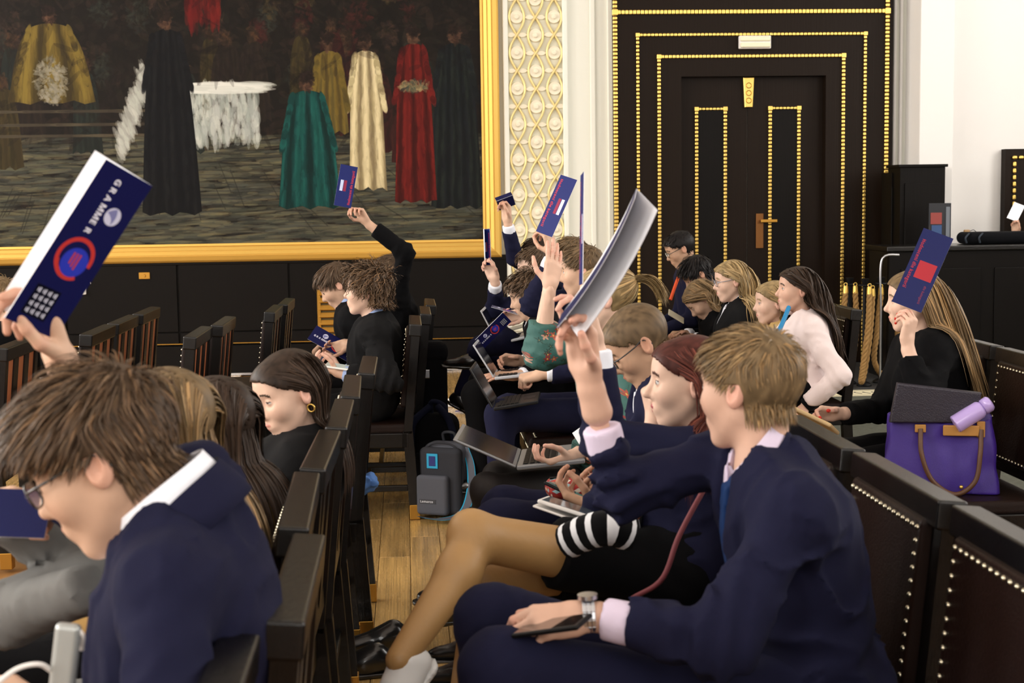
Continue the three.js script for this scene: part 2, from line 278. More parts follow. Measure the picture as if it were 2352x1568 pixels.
  const prof = [[0, 0.02], [0, 0.05], [0.02, 0.055], [0.024, 0.045], [0.06, 0.065], [0.062, 0.06], [0.068, 0.06], [0.07, 0.07], [0.1, 0.085], [0.103, 0.08], [0.109, 0.08], [0.112, 0.088], [0.15, 0.075], [0.165, 0.06], [fw, 0.05], [fw, 0]];
  const rail = (len) => { const s = new THREE.Shape(prof.map(([a, b]) => new THREE.Vector2(a, b))); const g = new THREE.ExtrudeGeometry(s, { depth: 1, bevelEnabled: false }); return g; };
  const mk = (len, n) => {                                       // mitred rail along x, outward = -y
    const g = rail(), p = g.attributes.position;
    for (let i = 0; i < p.count; i++) { const o = p.getX(i), zz = p.getY(i), t = p.getZ(i); p.setXYZ(i, mix(-len / 2 - o, len / 2 + o, t), -o, zz); }
    g.computeVertexNormals(); return g;
  };
  part('frame_rail', mk(L).translate(0, -H / 2, 0), M.goldFlat, f);
  part('frame_rail', mk(L).rotateZ(Math.PI).translate(0, H / 2, 0), M.goldFlat, f);
  part('frame_rail', mk(H).rotateZ(Math.PI / 2).translate(L / 2, 0, 0), M.goldFlat, f);
  part('frame_rail', mk(H).rotateZ(-Math.PI / 2).translate(-L / 2, 0, 0), M.goldFlat, f);
}
{
  // pilaster with three bands of gilded guilloche
  const [u0] = onWall(1170, 450), [u1] = onWall(1297, 450), cw = (u1 - u0) / 3, P = 0.328, y0 = 0.75, rows = 14;
  const pl = inHall(struct('trim_2', box(u1 - u0, 5.3, 0.03, (u0 + u1) / 2, 3.0, -WD + 0.012), std({ color: 0xdedcc9, roughness: 0.8 })));
  const back = -WD + 0.028;
  for (const [a, w] of [[u0 - 0.02, 0.05], [u1 + 0.012, 0.05]]) part('moulding', rbox(w, 5.3, 0.06, 0.012, a, 3.0, -WD + 0.03), M.cream, pl);
  for (const a of [onWall(1362, 300)[0], onWall(1402, 300)[0]]) part('moulding', rbox(0.05, 6, 0.03, 0.01, a, 3.0, -WD + 0.012), M.cream, pl);
  const disc = new THREE.LatheGeometry([[0, 0.034], [0.018, 0.034], [0.022, 0.028], [0.024, 0.014], [0.048, 0.016], [0.056, 0.022], [0.062, 0.016], [0.064, 0]].map(([a, b]) => new THREE.Vector2(a, b)), 24).rotateX(Math.PI / 2);
  const leafS = new THREE.Shape(); leafS.moveTo(0, 0); leafS.quadraticCurveTo(0.035, 0.035, 0.085, 0); leafS.quadraticCurveTo(0.035, -0.035, 0, 0);
  const leaf = new THREE.ExtrudeGeometry(leafS, { depth: 0.008, bevelEnabled: true, bevelSize: 0.006, bevelThickness: 0.008, bevelSegments: 2, curveSegments: 6 });
  const [, yc0] = onWall(1188, 40), off = yc0 % P, [, yc1] = onWall(1232, 82), off1 = yc1 % P;
  for (let c = 0; c < 3; c++) {
    const cx = u0 + cw * (c + 0.5), o = c === 1 ? off1 : off, amp = cw * 0.4;
    for (const s of [-1, 1]) {
      const pts = []; for (let i = 0; i <= rows * 10; i++) { const y = y0 + i * P / 10; pts.push(V(cx + s * amp * Math.sin((y - o + P / 2) / P * Math.PI), y, back + 0.016 + 0.006 * s * Math.cos((y - o + P / 2) / P * Math.PI))); }
      part('guilloche_strand', tube(pts, 0.0115, rows * 14, 6), M.reliefGold, pl);
    }
    for (let k = 0; k < rows; k++) {
      const y = Math.ceil((y0 - o) / P) * P + o + k * P;
      const d = part('disc', disc, M.relief, pl); d.position.set(cx, y, back);
      for (const s of [-1, 1]) { const l = part('relief_leaf', leaf, M.relief, pl); l.position.set(cx + s * 0.012, y + P / 2, back); if (s < 0) l.rotation.y = Math.PI, l.position.z += 0.008; }
    }
  }
}
{
  // the great double door: dark surround with stepped gilded bead mouldings
  const D = wallGroup('door_1', 0, 0); D.userData.kind = 'structure';
  const W = (x, y, o = 0) => onWall(x, y, o);
  const [uL] = W(1412, 300), [uR] = W(2040, 300), [, yT] = W(1720, 29);
  const z0 = 0.02, slab = (name, a, b, c, d, z, t, m = M.doorWood) => part(name, box(b - a, d - c, t, (a + b) / 2, (c + d) / 2, z), m, D);
  const [oL] = W(1560, 300), [oR] = W(1888, 300), [, oT] = W(1720, 177);
  const top = 4.6;
  slab('surround_panel', uL, oL, 0, top, 0.06, 0.12); slab('surround_panel', oR, uR, 0, top, 0.06, 0.12); slab('surround_panel', oL, oR, oT, top, 0.06, 0.12);
  const cu = W(1720, 300)[0] - 0.02;
  slab('door_leaf', oL, cu - 0.003, 0, oT, 0.011, 0.02); slab('door_leaf', cu + 0.003, oR, 0, oT, 0.011, 0.02);
  // bead mouldings: a run of small gilded beads over a thin fillet
  const bead = new THREE.SphereGeometry(0.5, 8, 6);
  function beadRun(a, b, w, z) {                                 // a, b in [u, y]
    const len = Math.hypot(b[0] - a[0], b[1] - a[1]), n = Math.max(2, Math.round(len / 0.036)), gs = [], vert = Math.abs(b[1] - a[1]) > Math.abs(b[0] - a[0]);
    for (let i = 0; i < n; i++) { const t = (i + 0.5) / n, x = mix(a[0], b[0], t), y = mix(a[1], b[1], t), l = len / n * 0.86; gs.push(new RoundedBoxGeometry(vert ? w : l, vert ? l : w, 0.026, 1, 0.008).translate(x, y, z + 0.01)); }
    const o = part('bead_moulding', gs, M.gold, D); o.userData.kind = 'stuff'; return o;
  }
  const corner = (p, w, z) => part('corner_block', rbox(w, w, 0.035, 0.004, p[0], p[1], z + 0.012, 1), M.gold, D);
  for (const [xl, xr, yy, w] of [[1412, 2038, 29, 0.042], [1464, 1987, 81, 0.03], [1513, 1937, 131, 0.034]]) {
    const tl = W(xl, yy, 0.12), t2 = W(xr, yy - 4, 0.12), a = tl[0], b = t2[0], y = (tl[1] + t2[1]) / 2, z = 0.12;
    beadRun([a, 0.02], [a, yy === 29 ? 4.3 : y - w / 2], w, z); beadRun([b, 0.02], [b, yy === 29 ? 4.3 : y - w / 2], w, z); beadRun([a + w / 2, y], [b - w / 2, y], w, z);
    corner([a, y], w * 1.25, z); corner([b, y], w * 1.25, z);
  }
  for (const [xl, xr, yy] of [[1598, 1664, 251], [1767, 1833, 249]]) {
    const a = W(xl, yy)[0], b = W(xr, yy)[0], y = W(xl, yy)[1], w = 0.034, z = 0.022;
    part('recessed_panel', box(b - a, y - 0.2, 0.012, (a + b) / 2, y / 2 + 0.1, 0.021), M.darkWood, D);
    beadRun([a, 0.2], [a, y - w / 2], w, z); beadRun([b, 0.2], [b, y - w / 2], w, z); beadRun([a + w / 2, y], [b - w / 2, y], w * 0.8, z); corner([a, y], w * 1.2, z); corner([b, y], w * 1.2, z);
  }
  // gilded tapering keystone over the meeting stile
  const k0 = W(1717, 180), k1 = W(1717, 246), ks = new THREE.Shape();
  ks.moveTo(-0.048, 0); ks.lineTo(0.048, 0); ks.lineTo(0.034, -(k0[1] - k1[1])); ks.lineTo(-0.034, -(k0[1] - k1[1])); ks.closePath();
  const key = part('keystone', new THREE.ExtrudeGeometry(ks, { depth: 0.03, bevelEnabled: true, bevelSize: 0.004, bevelThickness: 0.004, bevelSegments: 1 })  .translate(k0[0], k0[1], 0.022), M.gold, D);
  for (let i = 0; i < 3; i++) part('scroll', new THREE.TorusGeometry(0.024, 0.004, 6, 18).translate(k0[0], k0[1] - 0.07 - i * 0.07, 0.058), M.brass, key);
  // door handle on a long back plate
  const h0 = W(1743, 530), hp = W(1762, 507);
  const bp = part('handle_plate', rbox(0.072, 0.33, 0.014, 0.004, h0[0], h0[1], 0.03), std({ color: 0x7a4f26, roughness: 0.4, metalness: 0.7 }), D);
  part('handle', [rbox(0.16, 0.03, 0.022, 0.006, hp[0], hp[1], 0.075), cyl(0.011, 0.011, 0.05, 0, 0, 0).rotateX(Math.PI / 2).translate(hp[0] - 0.06, hp[1], 0.05)], M.brass, bp);
  // blank emergency lamp above the door
  const e = W(1725, 101), em = base('emergency_lamp', hall(e[0], e[1], WD - 0.12), WALLTURN);
  tag(em, 'blank white emergency light box above the dark double door', 'lamp');
  part('housing', rbox(0.3, 0.12, 0.05, 0.01, 0, 0, 0.026), M.white, em);
  part('diffuser', [rbox(0.285, 0.045, 0.03, 0.012, 0, 0.03, 0.055), rbox(0.285, 0.045, 0.03, 0.012, 0, -0.028, 0.055)], std({ color: 0xe9e4c6, roughness: 0.4 }), em);
}
{
  // white pier and the far wall on the right
  const [a] = onWall(2112, 300, 0.4), [b] = onWall(2190, 300, 0.4);
  inHall(struct('wall_pier', rbox(b - a, HH, 0.4, 0.01, (a + b) / 2, HH / 2, -WD + 0.2), M.white));
  for (const x of [2052, 2066, 2082]) { const [u] = onWall(x, 300); inHall(struct('trim_' + (x - 2040), rbox(0.03, HH, 0.04, 0.01, u, HH / 2, -WD + 0.015), M.white)); }
  inHall(struct('wall_side', box(UR - b, HH, 0.2, (b + UR) / 2, HH / 2, -WD + 0.1), M.white));
  // second dark door with a gilded bead border, far right
  const [p0, pt] = onWall(2300, 343, 0.2), g = wallGroup('door_2', 0, 0); g.userData.kind = 'structure';
  const pw = 1.3;
  part('door_panel', box(pw, pt, 0.1, p0 + pw / 2, pt / 2, 0.25), M.doorWood, g); part('inner_panel', rbox(pw - 0.56, pt - 0.3, 0.05, 0.01, p0 + pw / 2, pt / 2 - 0.15, 0.28), M.darkWood, g);
  const gs = []; const bead = (x, y, v) => gs.push(new RoundedBoxGeometry(v ? 0.036 : 0.05, v ? 0.05 : 0.036, 0.03, 1, 0.014).translate(x, y, 0.31));
  for (let y = 0.3; y < pt - 0.1; y += 0.062) bead(p0 + 0.085, y, true); for (let x = p0 + 0.085; x < p0 + pw - 0.05; x += 0.062) bead(x, pt - 0.08, false);
  part('bead_moulding', gs, M.gold, g).userData.kind = 'stuff';
}
// ------------------------------------------------------------------ distance fields and their meshes
const len3 = (x, y, z) => Math.sqrt(x * x + y * y + z * z);
const smin = (a, b, k) => { const h = Math.max(k - Math.abs(a - b), 0) / k; return Math.min(a, b) - h * h * k * 0.25; };
const smax = (a, b, k) => -smin(-a, -b, k);
const cone = (a, b, ra, rb) => {                                // tapered capsule
  const ax = a.x, ay = a.y, az = a.z, bx = b.x - ax, by = b.y - ay, bz = b.z - az, bb = 1 / Math.max(1e-9, bx * bx + by * by + bz * bz);
  return (x, y, z) => { const px = x - ax, py = y - ay, pz = z - az, h = clamp((px * bx + py * by + pz * bz) * bb, 0, 1); return len3(px - bx * h, py - by * h, pz - bz * h) - (ra + (rb - ra) * h); };
};
const ellip = (c, rx, ry, rz, X, Y, Z) => {                      // ellipsoid with its own axes
  X ??= V(1, 0, 0); Y ??= V(0, 1, 0); Z ??= V(0, 0, 1); const m = Math.min(rx, ry, rz);
  return (x, y, z) => {
    const px = x - c.x, py = y - c.y, pz = z - c.z, u = px * X.x + py * X.y + pz * X.z, v = px * Y.x + py * Y.y + pz * Y.z, w = px * Z.x + py * Z.y + pz * Z.z;
    const k0 = len3(u / rx, v / ry, w / rz), k1 = len3(u / rx / rx, v / ry / ry, w / rz / rz);
    return k1 < 1e-6 ? -m : k0 * (k0 - 1) / k1;
  };
};
const blend = (list, k) => (x, y, z) => { let d = list[0](x, y, z); for (let i = 1; i < list.length; i++) d = smin(d, list[i](x, y, z), k); return d; };
// naive surface nets over a box, coarse blocks far from the surface are skipped
function netMesh(f, lo, hi, cell, colour) {
  const nx = Math.ceil((hi.x - lo.x) / cell) + 1, ny = Math.ceil((hi.y - lo.y) / cell) + 1, nz = Math.ceil((hi.z - lo.z) / cell) + 1;
  const D = new Float32Array(nx * ny * nz), B = 6, R = cell * B * 0.87 * 1.5, near = [];
  for (let k = 0; k < nz; k += B) for (let j = 0; j < ny; j += B) for (let i = 0; i < nx; i += B) {
    const c = f(lo.x + (i + B / 2) * cell, lo.y + (j + B / 2) * cell, lo.z + (k + B / 2) * cell), far = Math.abs(c) > R; if (!far) near.push(i, j, k);
    const ke = Math.min(k + B, nz), je = Math.min(j + B, ny), ie = Math.min(i + B, nx);
    for (let kk = k; kk < ke; kk++) for (let jj = j; jj < je; jj++) { let n = (kk * ny + jj) * nx + i; for (let ii = i; ii < ie; ii++, n++) D[n] = far ? c : f(lo.x + ii * cell, lo.y + jj * cell, lo.z + kk * cell); }
  }
  const id = new Int32Array(nx * ny * nz).fill(-1), P = [], I = [];
  const sx = 1, sy = nx, sz = nx * ny, cor = [0, sx, sy, sx + sy, sz, sz + sx, sz + sy, sz + sx + sy], ed = [[0, 1], [2, 3], [4, 5], [6, 7], [0, 2], [1, 3], [4, 6], [5, 7], [0, 4], [1, 5], [2, 6], [3, 7]];
  const eachCell = (fn) => { for (let b = 0; b < near.length; b += 3) { const ie = Math.min(near[b] + B, nx - 1), je = Math.min(near[b + 1] + B, ny - 1), ke = Math.min(near[b + 2] + B, nz - 1); for (let k = near[b + 2]; k < ke; k++) for (let j = near[b + 1]; j < je; j++) for (let i = near[b]; i < ie; i++) fn(i, j, k); } };
  eachCell((i, j, k) => {
    const n = k * sz + j * sy + i; let m = 0; for (let c = 0; c < 8; c++) if (D[n + cor[c]] < 0) m |= 1 << c;
    if (m === 0 || m === 255) return;
    let x = 0, y = 0, z = 0, q = 0;
    for (const [a, b] of ed) { if (((m >> a) & 1) === ((m >> b) & 1)) continue; const da = D[n + cor[a]], db = D[n + cor[b]], t = da / (da - db); x += mix(a & 1, b & 1, t); y += mix((a >> 1) & 1, (b >> 1) & 1, t); z += mix((a >> 2) & 1, (b >> 2) & 1, t); q++; }
    id[n] = P.length / 3; P.push(lo.x + (i + x / q) * cell, lo.y + (j + y / q) * cell, lo.z + (k + z / q) * cell);
  });
  const quad = (a, b, c, d, flip) => { if (a < 0 || b < 0 || c < 0 || d < 0) return; if (flip) I.push(a, c, b, a, d, c); else I.push(a, b, c, a, c, d); };
  eachCell((i, j, k) => {
    if (!i || !j || !k) return; const n = k * sz + j * sy + i, s = D[n] < 0;
    if (s !== D[n + sx] < 0) quad(id[n - sy - sz], id[n - sz], id[n], id[n - sy], !s);
    if (s !== D[n + sy] < 0) quad(id[n - sx - sz], id[n - sz], id[n], id[n - sx], s);
    if (s !== D[n + sz] < 0) quad(id[n - sx - sy], id[n - sy], id[n], id[n - sx], !s);
  });
  const g = new THREE.BufferGeometry(); g.setAttribute('position', new THREE.Float32BufferAttribute(P, 3)); g.setIndex(I); g.computeVertexNormals();
  const uv = new Float32Array(P.length / 3 * 2); for (let i = 0; i < P.length / 3; i++) { uv[2 * i] = P[3 * i + 2] * 1.7 + P[3 * i] * 1.1; uv[2 * i + 1] = P[3 * i + 1] * 1.7 + P[3 * i] * 0.6; }
  g.setAttribute('uv', new THREE.BufferAttribute(uv, 2));
  if (colour) { const C = new Float32Array(P.length); for (let i = 0; i < P.length; i += 3) { const c = colour(P[i], P[i + 1], P[i + 2]); C[i] = c[0]; C[i + 1] = c[1]; C[i + 2] = c[2]; } g.setAttribute('color', new THREE.BufferAttribute(C, 3)); }
  return g;
}
const bounds = (pts, pad) => { const b = new THREE.Box3().setFromPoints(pts); return [b.min.subScalar(pad), b.max.addScalar(pad)]; };
function joinColoured(list) {                                   // merge meshes that all carry colours
  return mergeGeometries(list.map((g) => { const h = g.index ? g.toNonIndexed() : g; return h; }), false);
}

// ------------------------------------------------------------------ a head in its own frame: x left, y up, z forward, origin between the ears
function headField(o = {}) {
  const fem = o.female ? 1 : 0, c = [];
  const skull = ellip(V(0, 0.032, -0.014), 0.0745, 0.084, 0.096);
  const face = ellip(V(0, -0.03, 0.03), 0.06 - fem * 0.003, 0.083, 0.062);
  const jaw = blend([cone(V(0.042, -0.05, 0.004), V(0.013, -0.098, 0.062), 0.018, 0.0155 - fem * 0.002), cone(V(-0.042, -0.05, 0.004), V(-0.013, -0.098, 0.062), 0.018, 0.0155 - fem * 0.002), cone(V(-0.012, -0.1, 0.064), V(0.012, -0.1, 0.064), 0.0155, 0.0155)], 0.02);
  const cheek = blend([ellip(V(0.04, -0.022, 0.058), 0.024, 0.026, 0.024), ellip(V(-0.04, -0.022, 0.058), 0.024, 0.026, 0.024)], 0.01);
  const brow = cone(V(-0.034, 0.026, 0.07), V(0.034, 0.026, 0.07), 0.014, 0.014), fore = ellip(V(0, 0.05, 0.05), 0.055, 0.04, 0.036);
  const nose = blend([cone(V(0, 0.014, 0.084), V(0, -0.026, 0.105 + (o.nose ?? 0)), 0.0075, 0.0095), cone(V(0.011, -0.033, 0.09), V(-0.011, -0.033, 0.09), 0.0082, 0.0082), cone(V(0, -0.027, 0.105 + (o.nose ?? 0)), V(0, -0.034, 0.094), 0.009, 0.007)], 0.01);
  const mouth = blend([ellip(V(0, -0.065, 0.078), 0.026, 0.016, 0.016)], 0.01);
  const lipU = blend([cone(V(0.022, -0.0645, 0.0855), V(0.004, -0.0592, 0.0945), 0.003, 0.0052), cone(V(-0.022, -0.0645, 0.0855), V(-0.004, -0.0592, 0.0945), 0.003, 0.0052)], 0.004);
  const lipL = blend([cone(V(0.0, -0.071, 0.0905), V(0.019, -0.067, 0.0865), 0.0052, 0.0034), cone(V(0.0, -0.071, 0.0905), V(-0.019, -0.067, 0.0865), 0.0052, 0.0034)], 0.003);
  const sock = [cone(V(0.024, 0.007, 0.1), V(0.04, 0.006, 0.094), 0.0145, 0.0145), cone(V(-0.024, 0.007, 0.1), V(-0.04, 0.006, 0.094), 0.0145, 0.0145)];
  const ball = [ellip(V(0.0315, 0.006, 0.0745), 0.015, 0.0135, 0.0135), ellip(V(-0.0315, 0.006, 0.0745), 0.015, 0.0135, 0.0135)];
  const ears = [1, -1].map((s) => {
    const X = V(0.93, 0, -0.36 * s).normalize(), Y = V(0, 0.97, -0.24), Z = X.clone().cross(Y).normalize(), ctr = V(s * 0.076, -0.004, -0.014);
    if (s < 0) X.set(0.93, 0, 0.36).normalize(), Z.copy(X).cross(Y).normalize();
    const body = ellip(ctr, 0.011, 0.032, 0.0185, X, Y, Z), dent = ellip(ctr.clone().add(V(s * 0.010, 0.004, 0.004)), 0.008, 0.02, 0.0105, X, Y, Z);
    return (x, y, z) => smax(body(x, y, z), -dent(x, y, z), 0.004);
  });
  const neck = cone(V(0, -0.05, -0.022), V(0, -0.16, -0.04), 0.05 - fem * 0.006, 0.053 - fem * 0.006);
  const f = (x, y, z) => {
    if (z * z + y * y + x * x > 0.08) return len3(x, y, z) - 0.2;
    let d = smin(skull(x, y, z), face(x, y, z), 0.04);
    d = smin(d, fore(x, y, z), 0.03); d = smin(d, jaw(x, y, z), 0.025); d = smin(d, cheek(x, y, z), 0.03); d = smin(d, brow(x, y, z), 0.018); d = smin(d, mouth(x, y, z), 0.02);
    d = smax(d, -sock[0](x, y, z), 0.014); d = smax(d, -sock[1](x, y, z), 0.014);
    d = smin(d, nose(x, y, z), 0.010);
    d = smin(d, ball[0](x, y, z), 0.005); d = smin(d, ball[1](x, y, z), 0.005);
    d = smin(d, smin(lipU(x, y, z), lipL(x, y, z), 0.0015), 0.004);
    d = smin(d, ears[0](x, y, z), 0.006); d = smin(d, ears[1](x, y, z), 0.006);
    return d;
  };
  f.skull = (x, y, z) => { let d = smin(skull(x, y, z), face(x, y, z), 0.04); d = smin(d, fore(x, y, z), 0.03); return d; };
  f.lip = (x, y, z) => Math.min(lipU(x, y, z), lipL(x, y, z));
  return f;
}
// where hair grows on the skull (1) or skin shows (0)
function scalp(x, y, z, o = {}) {
  const ax = Math.abs(x), hl = o.hairline ?? 0.07;
  if (y < -0.085 + (o.nape ?? 0)) return 0;
  if (z > 0.03 && y < hl - Math.max(0, (0.075 - z)) * 0.55 + ax * 0.1 - ax * ax * 6) return 0;
  if (z > -0.022 && z <= 0.03 && y < 0.012 + (z > 0.012 ? (z - 0.012) * 1.6 : 0)) return 0;
  if (z <= -0.022 && z > -0.05 && y < -0.05) return 0;
  return 1;
}
// a hand: wrist at the origin, d towards the fingers, s towards the thumb, n out of the palm
const GRIPS = {
  relax: { f: [[18, 28, 18], [24, 30, 20], [30, 34, 22], [34, 36, 22]], t: [[0.62, 0.62, 0.42], [0.85, 0.2, 0.42], [0.92, 0.05, 0.35]] },
  pinch: { f: [[48, 52, 22], [52, 58, 28], [56, 62, 32], [60, 64, 34]], t: [[0.6, 0.4, 0.7], [0.86, -0.05, 0.5], [0.95, -0.1, 0.28]] },
  fist: { f: [[70, 85, 50], [74, 88, 52], [76, 88, 52], [78, 88, 52]], t: [[0.6, 0.45, 0.65], [0.75, -0.3, 0.55], [0.6, -0.65, 0.45]] },
  flat: { f: [[6, 8, 6], [6, 10, 6], [8, 10, 8], [10, 12, 8]], t: [[0.6, 0.75, 0.2], [0.85, 0.45, 0.15], [0.93, 0.3, 0.12]] },
  hold: { f: [[35, 45, 25], [38, 48, 28], [42, 50, 30], [46, 52, 30]], t: [[0.55, 0.55, 0.62], [0.8, 0.3, 0.45], [0.9, 0.2, 0.3]] },
  card: { f: [[30, 40, 20], [44, 54, 28], [58, 68, 36], [66, 74, 40]], t: [[0.62, 0.4, 0.66], [0.9, 0.05, 0.4], [0.96, 0.0, 0.22]] },
};
function handField(w, d, s, n, grip, k = 1) {
  const P = (a, b, c) => w.clone().addScaledVector(d, a * k).addScaledVector(s, b * k).addScaledVector(n, c * k), pts = [];
  const mcp = [[0.09, 0.028], [0.094, 0.009], [0.088, -0.0105], [0.078, -0.028]], L = [[0.042, 0.025, 0.02], [0.046, 0.029, 0.021], [0.042, 0.027, 0.02], [0.033, 0.02, 0.018]], R = [0.0092, 0.0094, 0.009, 0.008], palm = [], fing = [];
  for (let i = 0; i < 4; i++) palm.push(cone(P(0.004, mcp[i][1] * 0.62, 0), P(mcp[i][0] - 0.004, mcp[i][1] * 0.96, 0), 0.0145 * k, 0.0125 * k));
  palm.push(cone(P(0.02, -0.022, 0.005), P(0.05, -0.024, 0.004), 0.015 * k, 0.012 * k));
  for (let i = 0; i < 4; i++) {
    let a = 0, p = P(mcp[i][0], mcp[i][1], 0), ch = [], fan = (1.5 - i) * 0.05;
    for (let j = 0; j < 3; j++) {
      a += grip.f[i][j] * Math.PI / 180; const dir = d.clone().multiplyScalar(Math.cos(a)).addScaledVector(n, Math.sin(a)).addScaledVector(s, fan * Math.cos(a)).normalize();
      const q = p.clone().addScaledVector(dir, L[i][j] * k); ch.push(cone(p, q, (R[i] - j * 0.0007) * k, (R[i] - (j + 1) * 0.0008) * k)); p = q; pts.push(q);
    }
    fing.push(blend(ch, 0.003));
  }
  let p = P(0.02, 0.024, 0.006), th = []; const tl = [0.046, 0.033, 0.027], tR = [0.0145, 0.0105, 0.0098, 0.0082];
  for (let j = 0; j < 3; j++) { const [a, b, c] = grip.t[j], dir = d.clone().multiplyScalar(a).addScaledVector(s, b).addScaledVector(n, c).normalize(), q = p.clone().addScaledVector(dir, tl[j] * k); th.push(cone(p, q, tR[j] * k, tR[j + 1] * k)); p = q; pts.push(q); }
  const pf = blend(palm, 0.012 * k), tf = blend(th, 0.005);
  const f = (x, y, z) => { let v = pf(x, y, z); v = smin(v, tf(x, y, z), 0.009); let u = 1e9; for (const g of fing) u = smin(u, g(x, y, z), 0.0022); return smin(v, u, 0.007); };
  pts.push(w, P(0.09, 0.03, 0), P(0.09, -0.03, 0)); return { f, pts, tips: pts };
}

// ------------------------------------------------------------------ hair: tapering locks that run over the head and fall
function locks(out, o) {                                        // o: root, dir, n steps, step, width, field, off, grav, comb(pos,t)->dir, curl, rgb
  const P = o.root.clone(), d = o.dir.clone().normalize(), N = o.n, pts = [], e = 0.004, f = o.field;
  const ph = rr(0, 6.28), tw = o.curl ? rr(0.8, 1.3) : 0;
  const ux = rr(-1, 1), uy = rr(-1, 1), uz = rr(-1, 1);
  for (let i = 0; i <= N; i++) {
    pts.push(P.clone()); const t = i / N;
    const cd = o.comb(P, t); d.lerp(cd, o.follow ?? 0.35); d.y -= (o.grav ?? 0) * (0.3 + t);
    if (o.curl) { const a = ph + i * (o.curlRate ?? 1.1) * tw; d.x += o.curl * Math.cos(a); d.z += o.curl * Math.sin(a); d.y += o.curl * 0.5 * Math.sin(a + 1); }
    d.x += ux * (o.stray ?? 0.02); d.y += uy * (o.stray ?? 0.02); d.z += uz * (o.stray ?? 0.02);
    d.normalize(); P.addScaledVector(d, o.step);
    const off = o.off * (0.5 + 0.5 * Math.min(1, t * 3)), v = f(P.x, P.y, P.z);
    if (v < off) { let gx = f(P.x + e, P.y, P.z) - v, gy = f(P.x, P.y + e, P.z) - v, gz = f(P.x, P.y, P.z + e) - v; const l = len3(gx, gy, gz) || 1; gx /= l; gy /= l; gz /= l; const m = off - v; P.x += gx * m; P.y += gy * m; P.z += gz * m; const dn = d.x * gx + d.y * gy + d.z * gz; if (dn < 0) { d.x -= gx * dn; d.y -= gy * dn; d.z -= gz * dn; d.normalize(); } }
    else if (o.cling && v < 0.06) { const gx = f(P.x + e, P.y, P.z) - v, gy = f(P.x, P.y + e, P.z) - v, gz = f(P.x, P.y, P.z + e) - v, l = len3(gx, gy, gz) || 1, m = (v - off) * o.cling; P.x -= gx / l * m; P.y -= gy / l * m; P.z -= gz / l * m; }
  }
  const b0 = out.P.length / 3, side = V(), dd = V(), rad = V(), hc = o.centre;
  for (let i = 0; i <= N; i++) {                                // flat ribbons lying along the head
    dd.copy(pts[Math.min(N, i + 1)]).sub(pts[Math.max(0, i - 1)]).normalize(); rad.copy(pts[i]).sub(hc); if (pts[i].y < hc.y) rad.y = 0; side.copy(dd).cross(rad); if (side.lengthSq() < 1e-9) side.set(1, 0, 0); side.normalize().addScaledVector(rad.normalize(), o.roll ??= rr(-0.7, 0.7)).normalize();
    const t = i / N, w = o.width * Math.pow(Math.max(0.02, 1 - Math.pow(t, o.taper ?? 2.2)), 0.8), sh = 0.9 + 0.1 * o.tip * t;
    for (const k of [-1, 1]) { out.P.push(pts[i].x + side.x * w * k, pts[i].y + side.y * w * k, pts[i].z + side.z * w * k); out.C.push(o.rgb[0] * sh, o.rgb[1] * sh, o.rgb[2] * sh); }
    if (i) { const a = b0 + (i - 1) * 2; out.I.push(a, a + 1, a + 2, a + 1, a + 3, a + 2); }
  }
}
const hairOut = () => ({ P: [], C: [], I: [] });
function hairGeo(o) { const g = new THREE.BufferGeometry(); g.setAttribute('position', new THREE.Float32BufferAttribute(o.P, 3)); g.setAttribute('color', new THREE.Float32BufferAttribute(o.C, 3)); g.setIndex(o.I); g.computeVertexNormals(); return g; }
// ------------------------------------------------------------------ people
const skinMat = phy({ vertexColors: true, roughness: 0.5, specularIntensity: 0.5 });
const hairMat = phy({ vertexColors: true, roughness: 0.45, specularIntensity: 0.3, side: THREE.DoubleSide });
const SKIN = { fair: [0.60, 0.385, 0.27], pink: [0.62, 0.385, 0.285], tan: [0.47, 0.285, 0.185], pale: [0.68, 0.455, 0.345] };
const HAIR = { brown: [0.09, 0.058, 0.036], light: [0.2, 0.135, 0.07], blond: [0.36, 0.255, 0.125], dark: [0.042, 0.027, 0.019], black: [0.012, 0.010, 0.010], red: [0.085, 0.026, 0.02], fawn: [0.15, 0.1, 0.055] };
const C = {
  navy: fabric(0x1a1b31), black: fabric(0x0b0b0d), charcoal: fabric(0x151516), grey: fabric(0x6c6c6a), shirt: fabric(0xe8ebf4, { roughness: 0.75 }), blueShirt: fabric(0x9fb4de, { roughness: 0.75 }), pinkShirt: fabric(0xd9cbe0, { roughness: 0.75 }),
  pink: fabric(0xe6d6d4), tie: fabric(0x16305c, { roughness: 0.5 }), tights: std({ color: 0xa98352, roughness: 0.5 }), blackTights: std({ color: 0x1a1413, roughness: 0.7 }), shoe: phy({ color: 0x0e0d0d, roughness: 0.28, clearcoat: 0.5 }), sneaker: std({ color: 0xe4e4e2, roughness: 0.6 }), glass: phy({ color: 0xffffff, transmission: 1, thickness: 0, roughness: 0.03 }), frame: phy({ color: 0x121315, roughness: 0.25, clearcoat: 0.6 }), silverFrame: std({ color: 0x9aa0ac, roughness: 0.3, metalness: 0.8 }),
};
const deg = Math.PI / 180;
function ik(a, b, l1, l2, hint) {                                // middle joint of a two-bone chain
  const d = b.clone().sub(a); let L = d.length(); const max = (l1 + l2) * 0.995; if (L > max) { b.copy(a).addScaledVector(d.normalize(), max); L = max; d.copy(b).sub(a); }
  d.normalize(); const x = (l1 * l1 - l2 * l2 + L * L) / (2 * L), h = Math.sqrt(Math.max(1e-5, l1 * l1 - x * x)), q = hint.clone().addScaledVector(d, -hint.dot(d)).normalize();
  return a.clone().addScaledVector(d, x).addScaledVector(q, h);
}
